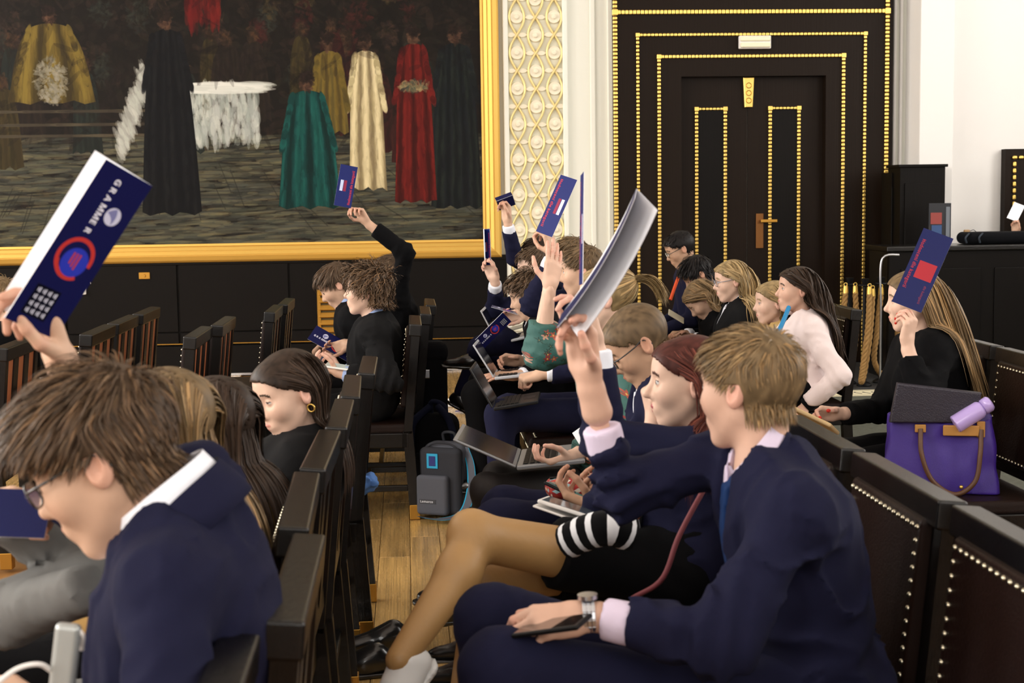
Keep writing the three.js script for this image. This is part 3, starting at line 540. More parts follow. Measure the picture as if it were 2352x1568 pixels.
function person(S) {
  const turn = FACE + (S.turn ?? 0) * deg, hw = at(...S.head), fwd = V(Math.sin(turn), 0, Math.cos(turn)), side = V(Math.cos(turn), 0, -Math.sin(turn));
  const K = S.size ?? 1, lean = S.lean ?? 0.08, org = V(hw.x, 0, hw.z).addScaledVector(fwd, -lean).addScaledVector(side, -(S.tilt ?? 0));
  const G = base('person', org, turn); tag(G, S.label, 'person', S.group);
  G.updateMatrixWorld(true); const inv = G.matrixWorld.clone().invert(), rot = new THREE.Matrix4().makeRotationY(-turn);
  const W = (p) => (Array.isArray(p) ? at(...p) : p.clone()).applyMatrix4(inv), WD3 = (v) => v.clone().transformDirection(rot);
  const q = S.q ?? 1.5, fem = !!S.female, sk = SKIN[S.skin ?? 'fair'], hc = HAIR[S.hair?.c ?? 'brown'];
  // ---- skeleton
  const H = W(S.head), Pv = V(0, S.seat ?? 0.59, 0), lk = S.look ?? [0, 0, 0];
  const hm = new THREE.Matrix4().makeRotationFromEuler(new THREE.Euler(lk[1] * deg, lk[0] * deg, (lk[2] ?? 0) * deg, 'YXZ')), hk = (S.headSize ?? 1) * K;
  const hUp = V(0, 1, 0).transformDirection(hm), hF = V(0, 0, 1).transformDirection(hm);
  const nd = V(0, 1, 0).lerp(hUp, 0.35).normalize(), N = H.clone().addScaledVector(nd, -0.165 * K).addScaledVector(hF, -0.03 * K).add(V(...(S.neck ?? [0, 0, 0])));
  const sp = N.clone().sub(Pv).normalize(), lat = V(1, 0, 0).applyAxisAngle(V(0, 1, 0), (S.twist ?? 0) * deg); lat.addScaledVector(sp, -lat.dot(sp) + (S.dip ?? 0)).normalize();
  const fr = lat.clone().cross(sp).normalize(), sl = N.distanceTo(Pv);
  const spine = (t, back = 0) => Pv.clone().lerp(N, t).addScaledVector(fr, -back);
  const sw = (fem ? 0.148 : 0.172) * K, sh = [1, -1].map((s, i) => { const a = i ? S.armR : S.armL, up = a?.up ?? 0; return N.clone().addScaledVector(lat, s * (sw - up * 0.03)).addScaledVector(sp, -0.045 * K + up * 0.075).addScaledVector(fr, (a?.fwd ?? 0) - 0.005); });
  const b = S.bulk ?? 1;
  const torso = blend([
    ellip(Pv.clone().addScaledVector(sp, 0.0), 0.172 * K * b, 0.13 * K, 0.135 * K * b, V(1, 0, 0), V(0, 1, 0), V(0, 0, 1)),
    ellip(spine(0.36, 0.015), (fem ? 0.125 : 0.15) * K * b, 0.15, 0.112 * K * b, lat, sp, fr), ellip(spine(0.62, 0.018), (fem ? 0.14 : 0.165) * K * b, 0.14, 0.12 * K * b, lat, sp, fr),
    ellip(spine(0.82, 0.02), (fem ? 0.145 : 0.17) * K * b, 0.1, 0.105 * K * b, lat, sp, fr),
    ...(fem ? [ellip(spine(0.66).addScaledVector(fr, 0.09).addScaledVector(lat, 0.06), 0.055, 0.06, 0.05, lat, sp, fr), ellip(spine(0.66).addScaledVector(fr, 0.09).addScaledVector(lat, -0.06), 0.055, 0.06, 0.05, lat, sp, fr)] : []),
    cone(spine(0.97, 0.012), sh[0], 0.056 * K, 0.055 * K), cone(spine(0.97, 0.012), sh[1], 0.056 * K, 0.055 * K)], 0.06);
  const l1 = 0.285 * K, l2 = 0.25 * K, arms = [];
  for (let i = 0; i < 2; i++) {
    const a = (i ? S.armR : S.armL) ?? {}, s = i ? -1 : 1, wr = a.w ? W(a.w) : Pv.clone().add(V(s * 0.13, 0.09, 0.3)), hint = a.hint ? V(...a.hint) : V(s * 0.5, -0.6, -0.5);
    const el = ik(sh[i], wr, a.l1 ?? l1, a.l2 ?? l2, hint), fd = wr.clone().sub(el).normalize();
    let d = a.to ? W(a.to).sub(wr).normalize() : fd.clone(), n = a.n ? WD3(V(...a.n)) : V(0, -1, 0); n.addScaledVector(d, -n.dot(d)).normalize();
    const t = d.clone().cross(n).multiplyScalar(i ? 1 : -1);
    arms.push({ a, s, wr, el, fd, d, n, t, hand: a.none ? null : handField(wr.clone().addScaledVector(d, 0.012), d, t, n, GRIPS[a.grip ?? 'relax'], K * (fem ? 0.92 : 1) * (a.k ?? 1)) });
  }
  const legs = [];
  for (let i = 0; i < 2; i++) {
    const a = (i ? S.legR : S.legL) ?? {}, s = i ? -1 : 1, hip = Pv.clone().add(V(s * 0.085 * K, -0.03, 0.03)), kn = a.k ? W(a.k) : V(s * 0.12 * K, 0.53, 0.45 * K), an = a.a ? W(a.a) : V(s * 0.12 * K, 0.095, 0.43 * K + (a.fwd ?? 0));
    legs.push({ hip, kn, an, toe: a.toe ? W(a.toe) : null, skip: a.skip });
  }
  // ---- skin: torso and limbs under the clothes, head and hands on grids of their own, all one body
  const pieces = [], plain = () => sk;
  const mott = (x, y, z) => { const n = noise3(x * 60, y * 60, z * 60) * 0.04 + noise3(x * 25, y * 25, z * 25) * 0.05; return n; };
  const skinAt = (x, y, z) => { const n = 1 + mott(x, y, z); return [sk[0] * n, sk[1] * n * (1 - 0.2 * Math.abs(n - 1)), sk[2] * n]; };
  {
    const L = [(x, y, z) => torso(x, y, z) + 0.016];
    for (const A of arms) { const bare = A.a.bare ? 0 : 0.01; L.push(cone(sh[A.s > 0 ? 0 : 1], A.el, (0.046 - bare) * K, (0.04 - bare) * K), cone(A.el, A.wr, (0.041 - bare) * K, (0.03 - bare) * K)); }
    for (const l of legs) if (!l.skip) L.push(cone(l.hip, l.kn, 0.068 * K, 0.045 * K), cone(l.kn, l.an, 0.044 * K, 0.03 * K));
    const f = blend(L, 0.03), [lo, hi] = bounds([Pv, N, ...sh, ...arms.flatMap((A) => [A.el, A.wr]), ...legs.flatMap((l) => [l.hip, l.kn, l.an])], 0.2);
    pieces.push(netMesh(f, lo, hi, 0.026, plain));
  }
  const hinv = new THREE.Matrix4().copy(hm).scale(V(hk, hk, hk)).setPosition(H), hin = hinv.clone().invert();
  const hf = headField({ female: fem, nose: S.nose });
  {
    const Nh = N.clone().applyMatrix4(hin), Nb = N.clone().addScaledVector(sp, -0.05).applyMatrix4(hin), nr = (fem ? 0.044 : 0.052);
    const neck = blend([cone(V(0, -0.045, -0.025), Nh, nr, nr), cone(Nh, Nb, nr, nr * 1.3)], 0.03);
    const ff = (x, y, z) => smin(hf(x, y, z), neck(x, y, z), 0.022);
    const [lo, hi] = bounds([V(-0.09, -0.13, -0.13), V(0.09, 0.14, 0.13), Nh, Nb], 0.02); lo.x -= 0.05; hi.x += 0.05;
    const bc = S.hair?.brow ?? [hc[0] * 0.7 + 0.02, hc[1] * 0.7 + 0.015, hc[2] * 0.7 + 0.012], lipc = S.lip ?? [sk[0] * 0.85, sk[1] * 0.55, sk[2] * 0.58], cap = S.hair && S.hair.style !== 'none', open = S.eyes ?? 0.6;
    const col = (x, y, z) => {
      const ax = Math.abs(x), m = 1 + mott(x, y, z), c = [sk[0] * m, sk[1] * m, sk[2] * m];
      if (cap && scalp(x, y, z, S.hair) && hf.skull(x, y, z) < 0.006) return hc;
      if (z > 0.05 && hf.lip(x, y, z) < 0.0012) return lipc;
      if (z > 0.055 && ax > 0.014 && ax < 0.05 && Math.abs(y - (0.031 - Math.max(0, ax - 0.035) * 0.5)) < 0.0042) return bc;
      if (z > 0.06 && ax > 0.019 && ax < 0.045) {
        const dy = y - 0.0055, hh = 0.0062 * open * Math.sqrt(Math.max(0, 1 - Math.pow((ax - 0.032) / 0.0135, 2)));
        if (Math.abs(dy) < hh) return Math.hypot(ax - 0.032, dy * 0.8) < 0.006 ? [0.02, 0.015, 0.012] : [0.62, 0.6, 0.58];
        if (dy > 0 && dy < hh + 0.003 || open < 0.2 && Math.abs(dy + 0.004) < 0.002) return [0.07, 0.045, 0.04];
      }
      const red = sstep(0.03, 0.0, Math.hypot(ax - 0.045, y + 0.028, z - 0.065)) * 0.5 + (ax > 0.072 && y < 0.04 && z < 0.02 ? 0.6 : 0);
      c[1] *= 1 - 0.22 * red; c[2] *= 1 - 0.2 * red; return c;
    };
    const g = netMesh(ff, lo, hi, S.headCell ?? 0.0038 * Math.max(1, q * 0.95), col); g.applyMatrix4(hinv); pieces.push(g);
  }
  for (const A of arms) if (A.hand) {
    const from = A.a.bare ? A.el : A.wr.clone().addScaledVector(A.fd, -0.07), thick = (fem ? 0.9 : 1) * K;
    const fa = blend([cone(from, A.wr.clone().addScaledVector(A.fd, -0.02), (A.a.bare ? 0.042 : 0.032) * thick, 0.0275 * thick), cone(A.wr.clone().addScaledVector(A.fd, -0.02), A.wr.clone().addScaledVector(A.d, 0.02), 0.0265 * thick, 0.0245 * thick)], 0.01), hfield = A.hand.f;
    const f = (x, y, z) => smin(fa(x, y, z), hfield(x, y, z), 0.016), [lo, hi] = bounds([...A.hand.pts, from], A.a.bare ? 0.06 : 0.036);
    const nails = S.nails ? A.hand.pts.filter((_, i) => i % 3 === 2 && i < 15) : [];
    pieces.push(netMesh(f, lo, hi, A.a.cell ?? (A.a.w ? 0.0034 : 0.005) * Math.max(1, q * 0.95), (x, y, z) => {
      for (const p of nails) if (Math.hypot(x - p.x, y - p.y, z - p.z) < 0.0095) return [0.55, 0.03, 0.02];
      const m = 1 + mott(x, y, z); let near = 1; for (let k = 0; k < 15; k++) { const p = A.hand.pts[k]; near = Math.min(near, Math.hypot(x - p.x, y - p.y, z - p.z)); } const r = sstep(0.02, 0.006, near) * 0.16; return [sk[0] * m, sk[1] * m * (1 - r), sk[2] * m * (1 - r)];
    }));
  }
  part('body', joinColoured(pieces), skinMat, G);
  // ---- clothes
  const tp = S.top ?? {}, cell = tp.cell ?? 0.009 * q, fold = tp.fold ?? 1;
  const wave = (x, y, z) => { const a = noise3(x * 7 + 3, y * 5, z * 7), r = 1 - Math.abs(noise3(x * 9 + a, y * 13 + a * 2, z * 9)); return (a * 0.006 - (r * r * r) * 0.008 + 0.003 + noise3(x * 26, y * 17 + 5, z * 26) * 0.002) * fold; };
  const crease = (x, y, z) => { let s = 0; for (let i = 0; i < 2; i++) { const A = arms[i], dx = x - A.el.x, dy = y - A.el.y, dz = z - A.el.z, r = len3(dx, dy, dz); if (r < 0.16) { const t = dx * A.fd.x + dy * A.fd.y + dz * A.fd.z; s += Math.sin(t * 130 + noise3(x * 9, y * 9, z * 9) * 3) * 0.0065 * (1 - r / 0.16); } const ux = x - sh[i].x, uy = y - sh[i].y, uz = z - sh[i].z, r2 = len3(ux, uy, uz); if (r2 < 0.17 && A.a.up) { s += Math.sin((uy + ux * 0.6) * 110 + noise3(x * 8, y * 8, z * 8) * 3) * 0.005 * (1 - r2 / 0.17); } } return s * fold; };
  const armShape = (A, off, cut, r0 = 0.052, r1 = 0.047, r2 = 0.038) => {
    const i = A.s > 0 ? 0 : 1, u = cone(sh[i], A.el, (r0 + off) * K, (r1 + off) * K), v = cone(A.el, A.wr, (r1 + off) * K, (r2 + off * 0.8) * K), e = A.wr.clone().addScaledVector(A.fd, -cut);
    return (x, y, z) => smin(u(x, y, z), smax(v(x, y, z), (x - e.x) * A.fd.x + (y - e.y) * A.fd.y + (z - e.z) * A.fd.z, 0.004), 0.025);
  };
  const shortArm = (A, off, frac) => { const i = A.s > 0 ? 0 : 1, u = cone(sh[i], A.el, (0.054 + off) * K, (0.05 + off) * K), ad = A.el.clone().sub(sh[i]), e = sh[i].clone().addScaledVector(ad, frac); ad.normalize(); return (x, y, z) => smax(u(x, y, z), (x - e.x) * ad.x + (y - e.y) * ad.y + (z - e.z) * ad.z, 0.004); };
  const loc = (x, y, z) => { const px = x - Pv.x, py = y - Pv.y, pz = z - Pv.z; return [px * lat.x + py * lat.y + pz * lat.z, (px * sp.x + py * sp.y + pz * sp.z) / sl, px * fr.x + py * fr.y + pz * fr.z]; };
  const hole = cone(N.clone().addScaledVector(sp, -0.02).addScaledVector(fr, 0.012), H.clone(), tp.hole ?? (fem ? 0.056 : 0.062) * K, 0.07 * K);
  const topBox = (pad) => bounds([Pv, N, ...sh, ...arms.flatMap((A) => [A.el, A.wr])], pad);
  const sleeve = (A) => A.a.sleeve ?? tp.sleeve ?? 0.035;
  if (tp.mat) {
    const vo = tp.open ?? 0.42, an = 0.2, L = arms.map((A) => typeof sleeve(A) === 'string' ? shortArm(A, 0.008, parseFloat(sleeve(A))) : armShape(A, tp.armOff ?? 0.008, sleeve(A)));
    const off = tp.off ?? 0.014;
    const field = (x, y, z) => {
      let t = torso(x, y, z) - off; const [u, v, w] = loc(x, y, z);
      if (tp.open !== null && w > 0) {                            // lapels stand a little proud beside the open front
        const e = (Math.abs(u) * Math.cos(an) - (v - vo) * sl * Math.sin(an)); if (tp.lapel !== 0) t -= 0.006 * sstep(0.052, 0.046, e) * sstep(vo - 0.02, vo + 0.05, v);
        t = smax(t, -Math.max(e, 0.02 - w), 0.004);
        let d = smin(t, Math.min(L[0](x, y, z), L[1](x, y, z)), 0.035); d += wave(x, y, z) + crease(x, y, z);
        return smax(smax(d, -hole(x, y, z), 0.006), (Pv.y - 0.09) - y, 0.02);
      }
      const d = smin(t, Math.min(L[0](x, y, z), L[1](x, y, z)), 0.05) + wave(x, y, z) + crease(x, y, z);
      return smax(smax(d, -hole(x, y, z), 0.006), (Pv.y - 0.09) - y, 0.02);
    };
    const [lo, hi] = topBox(0.2); lo.y = Math.max(lo.y, Pv.y - 0.14);
    part(tp.name ?? 'jacket', netMesh(field, lo, hi, cell, tp.colour), tp.mat, G);
  }
  if (tp.shirt) {
    const list = [];
    const f0 = (x, y, z) => smax(torso(x, y, z) - 0.006, -hole(x, y, z), 0.004), [lo, hi] = bounds([Pv, N, ...sh], 0.19);
    const front = (x, y, z) => { const l = loc(x, y, z); return Math.max(f0(x, y, z), 0.035 - l[2], Math.abs(l[0]) - 0.12, 0.3 - l[1]); };
    if (tp.open !== null) list.push(netMesh(front, lo, hi, 0.012 * Math.max(1, q * 0.7)));
    for (const A of arms) if ((A.hand || A.a.showCuff) && !A.a.bare && A.a.cuff !== 0) {
      const c = A.a.cuff ?? 0.012, a = A.wr.clone().addScaledVector(A.fd, -c - 0.055), e = A.wr.clone().addScaledVector(A.fd, -c), f1 = cone(a, A.wr, 0.041 * K, 0.0385 * K);
      const g = (x, y, z) => smax(smax(f1(x, y, z), (x - e.x) * A.fd.x + (y - e.y) * A.fd.y + (z - e.z) * A.fd.z, 0.003), (a.x - x) * A.fd.x + (a.y - y) * A.fd.y + (a.z - z) * A.fd.z, 0.003) + noise3(x * 40, y * 40, z * 40) * 0.0015, [l2_, h2_] = bounds([a, A.wr], 0.06);
      list.push(netMesh(g, l2_, h2_, 0.006 * Math.max(1, q * 0.8)));
    }
    if (tp.collar !== 0) list.push(collarRing(N.clone().addScaledVector(sp, 0.026 * K + (tp.collarUp ?? 0)), sp, fr, lat, (fem ? 0.051 : 0.0585) * K * (tp.wide ?? 1), [[0, -0.02], [-0.002, 0.04], [0.003, 0.044], [0.014, 0.004], [0.011, 0.0]], 2.75, tp.tilt ? 0.02 : 0.05, K, tp.tilt));
    part('shirt', list, tp.shirt, G);
  }
  if (tp.mat && tp.collarRing !== 0 && tp.open !== null) part('collar', collarRing(N.clone().addScaledVector(fr, -0.004).addScaledVector(sp, 0.022 * K), sp, fr, lat, (fem ? 0.058 : 0.068) * K * (tp.wide ?? 1), [[0.004, -0.04], [0, 0.022], [0.006, 0.03], [0.022, -0.012], [0.026, -0.035]], 2.35, tp.tilt ? 0.05 : 0.085, K, tp.tilt), tp.mat, G);
  if (tp.tie) {
    const band = (x, y, z) => { const [u, v, w] = loc(x, y, z), wd = v > 0.9 ? 0.02 : mix(0.04, 0.017, sstep(0.2, 0.9, v)); return Math.max(smax(torso(x, y, z) - 0.015, -(torso(x, y, z) - 0.001), 0.003), Math.abs(u) - wd, 0.05 - w, v - 0.99, 0.1 - v); }, knot = ellip(N.clone().addScaledVector(fr, 0.062).addScaledVector(sp, -0.012), 0.02, 0.022, 0.016, lat, sp, fr);
    const [lo, hi] = bounds([Pv, N], 0.2); part('tie', netMesh((x, y, z) => smin(band(x, y, z), knot(x, y, z), 0.008), lo, hi, 0.006), tp.tie, G);
  }
  const bt = S.bottom;
  if (bt) {
    const off = bt.off ?? 0.012, fl = [(x, y, z) => smax(torso(x, y, z) - 0.008, y - (Pv.y + 0.1), 0.02)], pts = [Pv];
    for (const l of legs) if (!l.skip) {
      if (bt.type === 'skirt') { const k = l.hip.clone().lerp(l.kn, bt.frac ?? 0.55), d = k.clone().sub(l.hip).normalize(), c = cone(l.hip, l.kn, 0.098 * K, 0.085 * K); fl.push((x, y, z) => smax(c(x, y, z), (x - k.x) * d.x + (y - k.y) * d.y + (z - k.z) * d.z, 0.004)); pts.push(l.hip, k); }
      else { const e = l.an, d = l.an.clone().sub(l.kn).normalize(), u = cone(l.hip, l.kn, (0.082 + off) * K, (0.058 + off) * K), v = cone(l.kn, l.an, (0.056 + off) * K, (0.042 + off) * K), cut = bt.cut ?? -0.02; fl.push(u, (x, y, z) => smax(v(x, y, z), (x - e.x) * d.x + (y - e.y) * d.y + (z - e.z) * d.z + cut, 0.004)); pts.push(l.hip, l.kn, l.an); }
    }
    const base0 = blend(fl, 0.045), nn = (x, y, z) => { let s = noise3(x * 14, y * 10, z * 14) * 0.005; for (const l of legs) { const dx = x - l.kn.x, dy = y - l.kn.y, dz = z - l.kn.z, r = len3(dx, dy, dz); if (r < 0.16) s += Math.sin((dy + dz) * 120 + x * 30) * 0.003 * (1 - r / 0.16); const hx = x - l.hip.x, hy = y - l.hip.y, hz = z - l.hip.z, r2 = len3(hx, hy, hz); if (r2 < 0.2) s += Math.sin((hz * 0.8 - hy) * 75 + noise3(x * 9, y * 9, z * 9) * 2) * 0.005 * (1 - r2 / 0.2); } return s * (bt.fold ?? 1); };
    const [lo, hi] = bounds(pts, 0.18); lo.y = Math.max(lo.y, -0.02);
    part(bt.type === 'skirt' ? 'skirt' : 'trousers', netMesh((x, y, z) => base0(x, y, z) + nn(x, y, z), lo, hi, bt.cell ?? 0.012 * q), bt.mat, G);
    if (bt.tights) for (const l of legs) if (!l.skip) {
      const cal = l.kn.clone().lerp(l.an, 0.3).addScaledVector(V(0, 0, -1), 0.012), f = blend([cone(l.hip, l.kn, 0.078 * K, 0.056 * K), cone(l.kn, cal, 0.054 * K, 0.052 * K), cone(cal, l.an, 0.05 * K, 0.033 * K), ellip(l.kn.clone().add(V(0, 0.012, 0.018)), 0.045, 0.05, 0.045)], 0.03), [a, c] = bounds([l.hip, l.kn, l.an], 0.1);
      part('stocking', netMesh(f, a, c, 0.008 * q, bt.tightsColour ? (x, y, z) => bt.tightsColour(V(x, y, z).sub(l.hip).dot(l.kn.clone().sub(l.hip).normalize()) / l.hip.distanceTo(l.kn)) : undefined), bt.tights, G);
    }
  }
  if (S.shoes) for (const l of legs) if (!l.skip) {
    const t = l.toe ? l.toe.clone().sub(l.an) : V(0, -0.06, 0.2); const dir = t.clone().normalize(), dn = V(0, -1, 0); dn.addScaledVector(dir, -dn.dot(dir)).normalize(); if (!l.toe) { dir.set(0, 0, 1); dn.set(0, -1, 0); }
    const Q = (a, c, s = 0) => l.an.clone().addScaledVector(dir, a).addScaledVector(dn, c).add(V(s, 0, 0));
    const up = blend([cone(Q(-0.03, 0.045), Q(0.05, 0.05), 0.033, 0.035), cone(Q(0.05, 0.052), Q(0.165, 0.068), 0.036, 0.024), cone(Q(-0.005, 0.012), Q(0.02, 0.04), 0.036, 0.037)], 0.03), sole = cone(Q(-0.035, 0.066), Q(0.175, 0.074), 0.034, 0.036);
    const [lo, hi] = bounds([Q(-0.08, 0), Q(0.22, 0.1), Q(0, -0.04)], 0.06);
    const flat = (x, y, z) => { const px = x - l.an.x, py = y - l.an.y, pz = z - l.an.z; return px * dn.x + py * dn.y + pz * dn.z; };
    const s = part('shoe', netMesh((x, y, z) => smax(up(x, y, z), flat(x, y, z) - 0.078, 0.003), lo, hi, (l.toe ? 0.0065 : 0.01) * Math.min(q, 2)), S.shoes, G);
    part('sole', netMesh((x, y, z) => Math.max(sole(x, y, z), flat(x, y, z) - 0.094, 0.072 - flat(x, y, z)), lo, hi, (l.toe ? 0.0075 : 0.012) * Math.min(q, 2)), S.sole ?? S.shoes, s);
  }
  // ---- hair
  const hs = S.hair;
  if (hs && hs.style !== 'none') {
    const out = hairOut(), bodyTop = (x, y, z) => torso(x, y, z) - 0.022, neckF = cone(V(0, -0.05, -0.025).applyMatrix4(hinv), N, 0.06 * K, 0.075 * K), tmp = V();
    const fieldL = (x, y, z) => { tmp.set(x, y, z).applyMatrix4(hin); return Math.min(hf.skull(tmp.x, tmp.y, tmp.z) * hk, neckF(x, y, z), bodyTop(x, y, z), ...arms.map((A) => A.up_ ?? 9)); };
    const q3 = new THREE.Matrix4().extractRotation(hm), whorl = V(...(hs.whorl ?? [0.01, 0.1, -0.075])), toL = (v) => v.transformDirection(q3), roots = hs.n ?? 700, hp = V();
    const vol = hs.vol ?? 0.01, style = hs.style, px = hs.part ?? 0;
    const combShort = (p, t) => { hp.copy(p).applyMatrix4(hin); const v = hp.clone().sub(whorl); if (hs.sweep) v.add(V(...hs.sweep)); if (hp.z < -0.02 && hp.y < 0.05) v.set(hp.x * 0.4, -1, -0.15); return toL(v.normalize()); };
    const combLong = (p, t) => { hp.copy(p).applyMatrix4(hin); if (!front && hp.z > (hs.curtain ?? -0.02) && hp.y < 0.085 && hp.y > -0.13 && hp.z < 0.13) return toL(V(Math.sign(hp.x) * 0.35, -0.35 - (0.08 - hp.y) * 2, -1).normalize()); if (hp.y > 0.0 && t < 0.5) { const s = hp.x >= px ? 1 : -1; return toL(V(s * (0.9 - Math.abs(hp.x) * 6), -0.25 - Math.abs(hp.x) * 9, -0.35 - (hp.z > 0 ? hp.z * 5 : 0)).normalize()); } const v = V(hs.fall?.[0] ?? 0, -1, hs.fall?.[1] ?? 0); return v.normalize(); };
    const tie = V(...(hs.tie ?? [0, 0.05, -0.125]));
    const combTie = (p, t) => { hp.copy(p).applyMatrix4(hin); const v = tie.clone().sub(hp); return toL(v.normalize()); };
    let made = 0, guard = 0, front = false;
    while (made < roots && guard++ < roots * 12) {
      const a = rr(0, 6.2832), cz = rr(-1, 1), s = Math.sqrt(1 - cz * cz); let r = 0.05; const dx = s * Math.cos(a), dy = s * Math.sin(a), dz = cz;
      if (dy < -0.85) continue; for (let i = 0; i < 5; i++) r -= hf.skull(dx * r, dy * r + 0.02, dz * r - 0.01);
      const root = V(dx * r, dy * r + 0.02, dz * r - 0.01); if (!scalp(root.x, root.y, root.z, hs)) continue;
      front = rnd() < (hs.front ?? 0); const shade = rr(0.62, 1.4), warm = rr(-0.06, 0.1), rgb = [hc[0] * shade * (1 + warm), hc[1] * shade, hc[2] * shade * (1 - warm)]; if (hs.streak && rnd() < hs.streak[0]) { const k = hs.streak[1]; rgb[0] *= k; rgb[1] *= k * 0.95; rgb[2] *= k * 0.85; }
      const nrm = toL(root.clone().normalize()), top = sstep(0.02, 0.08, root.y), rl = root.clone().applyMatrix4(hinv);
      const wd = (hs.width ?? 0.0022) * rr(0.7, 1.4);
      if (style === 'short') { const L = mix(hs.side ?? 0.03, hs.len ?? 0.075, top * sstep(-0.1, 0.02, root.z) * 0.6 + top * 0.4) * rr(0.75, 1.2), n = L > 0.04 ? 7 : 4; locks(out, { centre: H, root: rl, dir: nrm.clone().multiplyScalar(0.5).add(combShort(rl, 0)), n, step: L / n, width: wd, field: fieldL, off: rr(0.003, vol) * mix(0.45, 1, top), grav: 0.06, comb: combShort, follow: 0.5, cling: hs.cling ?? 0.6, stray: hs.stray ?? 0.04, curl: hs.curl, curlRate: hs.curlRate, rgb, tip: 1, taper: 1.8 }); }
      else if (style === 'curly') { const L = (hs.len ?? 0.1) * rr(0.7, 1.25), n = 10; locks(out, { centre: H, root: rl, dir: nrm, n, step: L / n, width: wd, field: fieldL, off: rr(0.006, vol), grav: hs.grav ?? 0.1, comb: (p) => nrm.clone().multiplyScalar(hs.puff ?? 0.5).add(combShort(p, 0)).normalize(), follow: 0.3, cling: hs.cling ?? 0.5, curl: hs.curl ?? 0.45, curlRate: 1.3, stray: 0.05, rgb, tip: 3, taper: 3 }); }
      else if (style === 'buzz') { locks(out, { centre: H, root: rl, dir: nrm.clone().multiplyScalar(0.6).add(combShort(rl, 0)), n: 2, step: (hs.len ?? 0.012) / 2, width: wd, field: fieldL, off: rr(0.002, 0.006), grav: 0, comb: combShort, rgb, tip: 0, stray: 0.08 }); }
      else if (style === 'pony') { const L = root.clone().distanceTo(tie) * 1.08, n = 8; locks(out, { centre: H, root: rl, dir: combTie(rl, 0), n, step: L / n, width: wd, field: fieldL, off: rr(0.003, vol), grav: 0, comb: combTie, follow: 0.6, stray: 0.015, rgb, tip: 0, taper: 6 }); }
      else { const L = (hs.len ?? 0.4) * rr(0.8, 1.05), n = hs.seg ?? 13; locks(out, { centre: H, root: rl, dir: combLong(rl, 0).addScaledVector(nrm, 0.3), n, step: L / n, width: wd, field: fieldL, off: rr(0.004, vol), grav: 0.22, cling: hs.cling ?? 0.18, comb: combLong, follow: 0.45, stray: hs.stray ?? 0.025, curl: hs.curl, curlRate: hs.curlRate ?? 0.9, rgb, tip: hs.tip ?? 2, taper: 3.5 }); }
      made++;
    }
    if (style === 'pony') { const tl = tie.clone().applyMatrix4(hinv); for (let i = 0; i < (hs.tail ?? 220); i++) { const shade = rr(0.65, 1.35), rgb = hc.map((c) => c * shade), o = V(rr(-1, 1), rr(-1, 1), rr(-1, 1)).multiplyScalar(0.012); locks(out, { centre: H, root: tl.clone().add(o), dir: toL(V(rr(-0.25, 0.25), 0.45 + rr(-0.2, 0.2), -1)), n: 10, step: (hs.len ?? 0.28) / 10 * rr(0.8, 1.1), width: 0.0024, field: fieldL, off: 0.006, grav: 0.24, comb: () => V(0, -0.6, -0.35).normalize(), follow: 0.12, stray: 0.03, rgb, tip: 2, taper: 3 }); } }
    const ht = hs.capOff ?? Math.min(0.01, vol * 0.6), capG = netMesh((x, y, z) => Math.max(hf.skull(x, y, z) - ht * scalp(x, y, z, hs), -(hf.skull(x, y, z) + 0.004), scalp(x, y, z, hs) ? -1 : 0.002), V(-0.11, -0.1, -0.14), V(0.11, 0.14, 0.12), q < 1.65 ? 0.0052 : 0.0085, (x, y, z) => { const n = 0.75 + 0.35 * noise3(x * 160, y * 40, z * 90); return hc.map((c) => c * n); });
    capG.applyMatrix4(hinv); capG.deleteAttribute('uv');
    const hg = hairGeo(out);
    part('hair', mergeGeometries([hg.toNonIndexed(), capG.toNonIndexed()]), hairMat, G);
  }
  // ---- glasses
  if (S.glasses) {
    const g = [], Gm = S.glasses === 'silver' ? C.silverFrame : C.frame;
    for (const s of [1, -1]) { const pts = []; for (let i = 0; i < 14; i++) { const a = i / 14 * 6.2832, sq = (v) => Math.sign(v) * Math.pow(Math.abs(v), 0.7); pts.push(V(s * 0.033 + sq(Math.cos(a)) * 0.025, 0.002 + sq(Math.sin(a)) * 0.018, 0.1 - Math.abs(sq(Math.cos(a)) * 0.025 * s + 0.033 - 0.02) * 0.12)); } g.push(tube(pts, 0.002, 42, 6, true)); g.push(tube([V(s * 0.058, 0.009, 0.095), V(s * 0.074, 0.01, 0.07), V(s * 0.079, 0.012, 0.02), V(s * 0.079, 0.016, -0.012), V(s * 0.077, -0.012, -0.03)], 0.0022, 18, 5)); }
    g.push(tube([V(0.009, 0.006, 0.1), V(0, 0.009, 0.104), V(-0.009, 0.006, 0.1)], 0.0018, 6, 5));
    const o = part('glasses', merge(g).applyMatrix4(hinv), Gm, G);
    for (const s of [1, -1]) part('lens', new THREE.CylinderGeometry(1, 1, 0.001, 24).rotateX(Math.PI / 2).scale(0.024, 0.0172, 1).translate(s * 0.033, 0.002, 0.0985).applyMatrix4(hinv), C.glass, o);
  }
  return Object.assign(G, { rig: { H, N, Pv, sp, fr, lat, sh, arms, legs, torso, loc, hinv, inv, sl } });
}
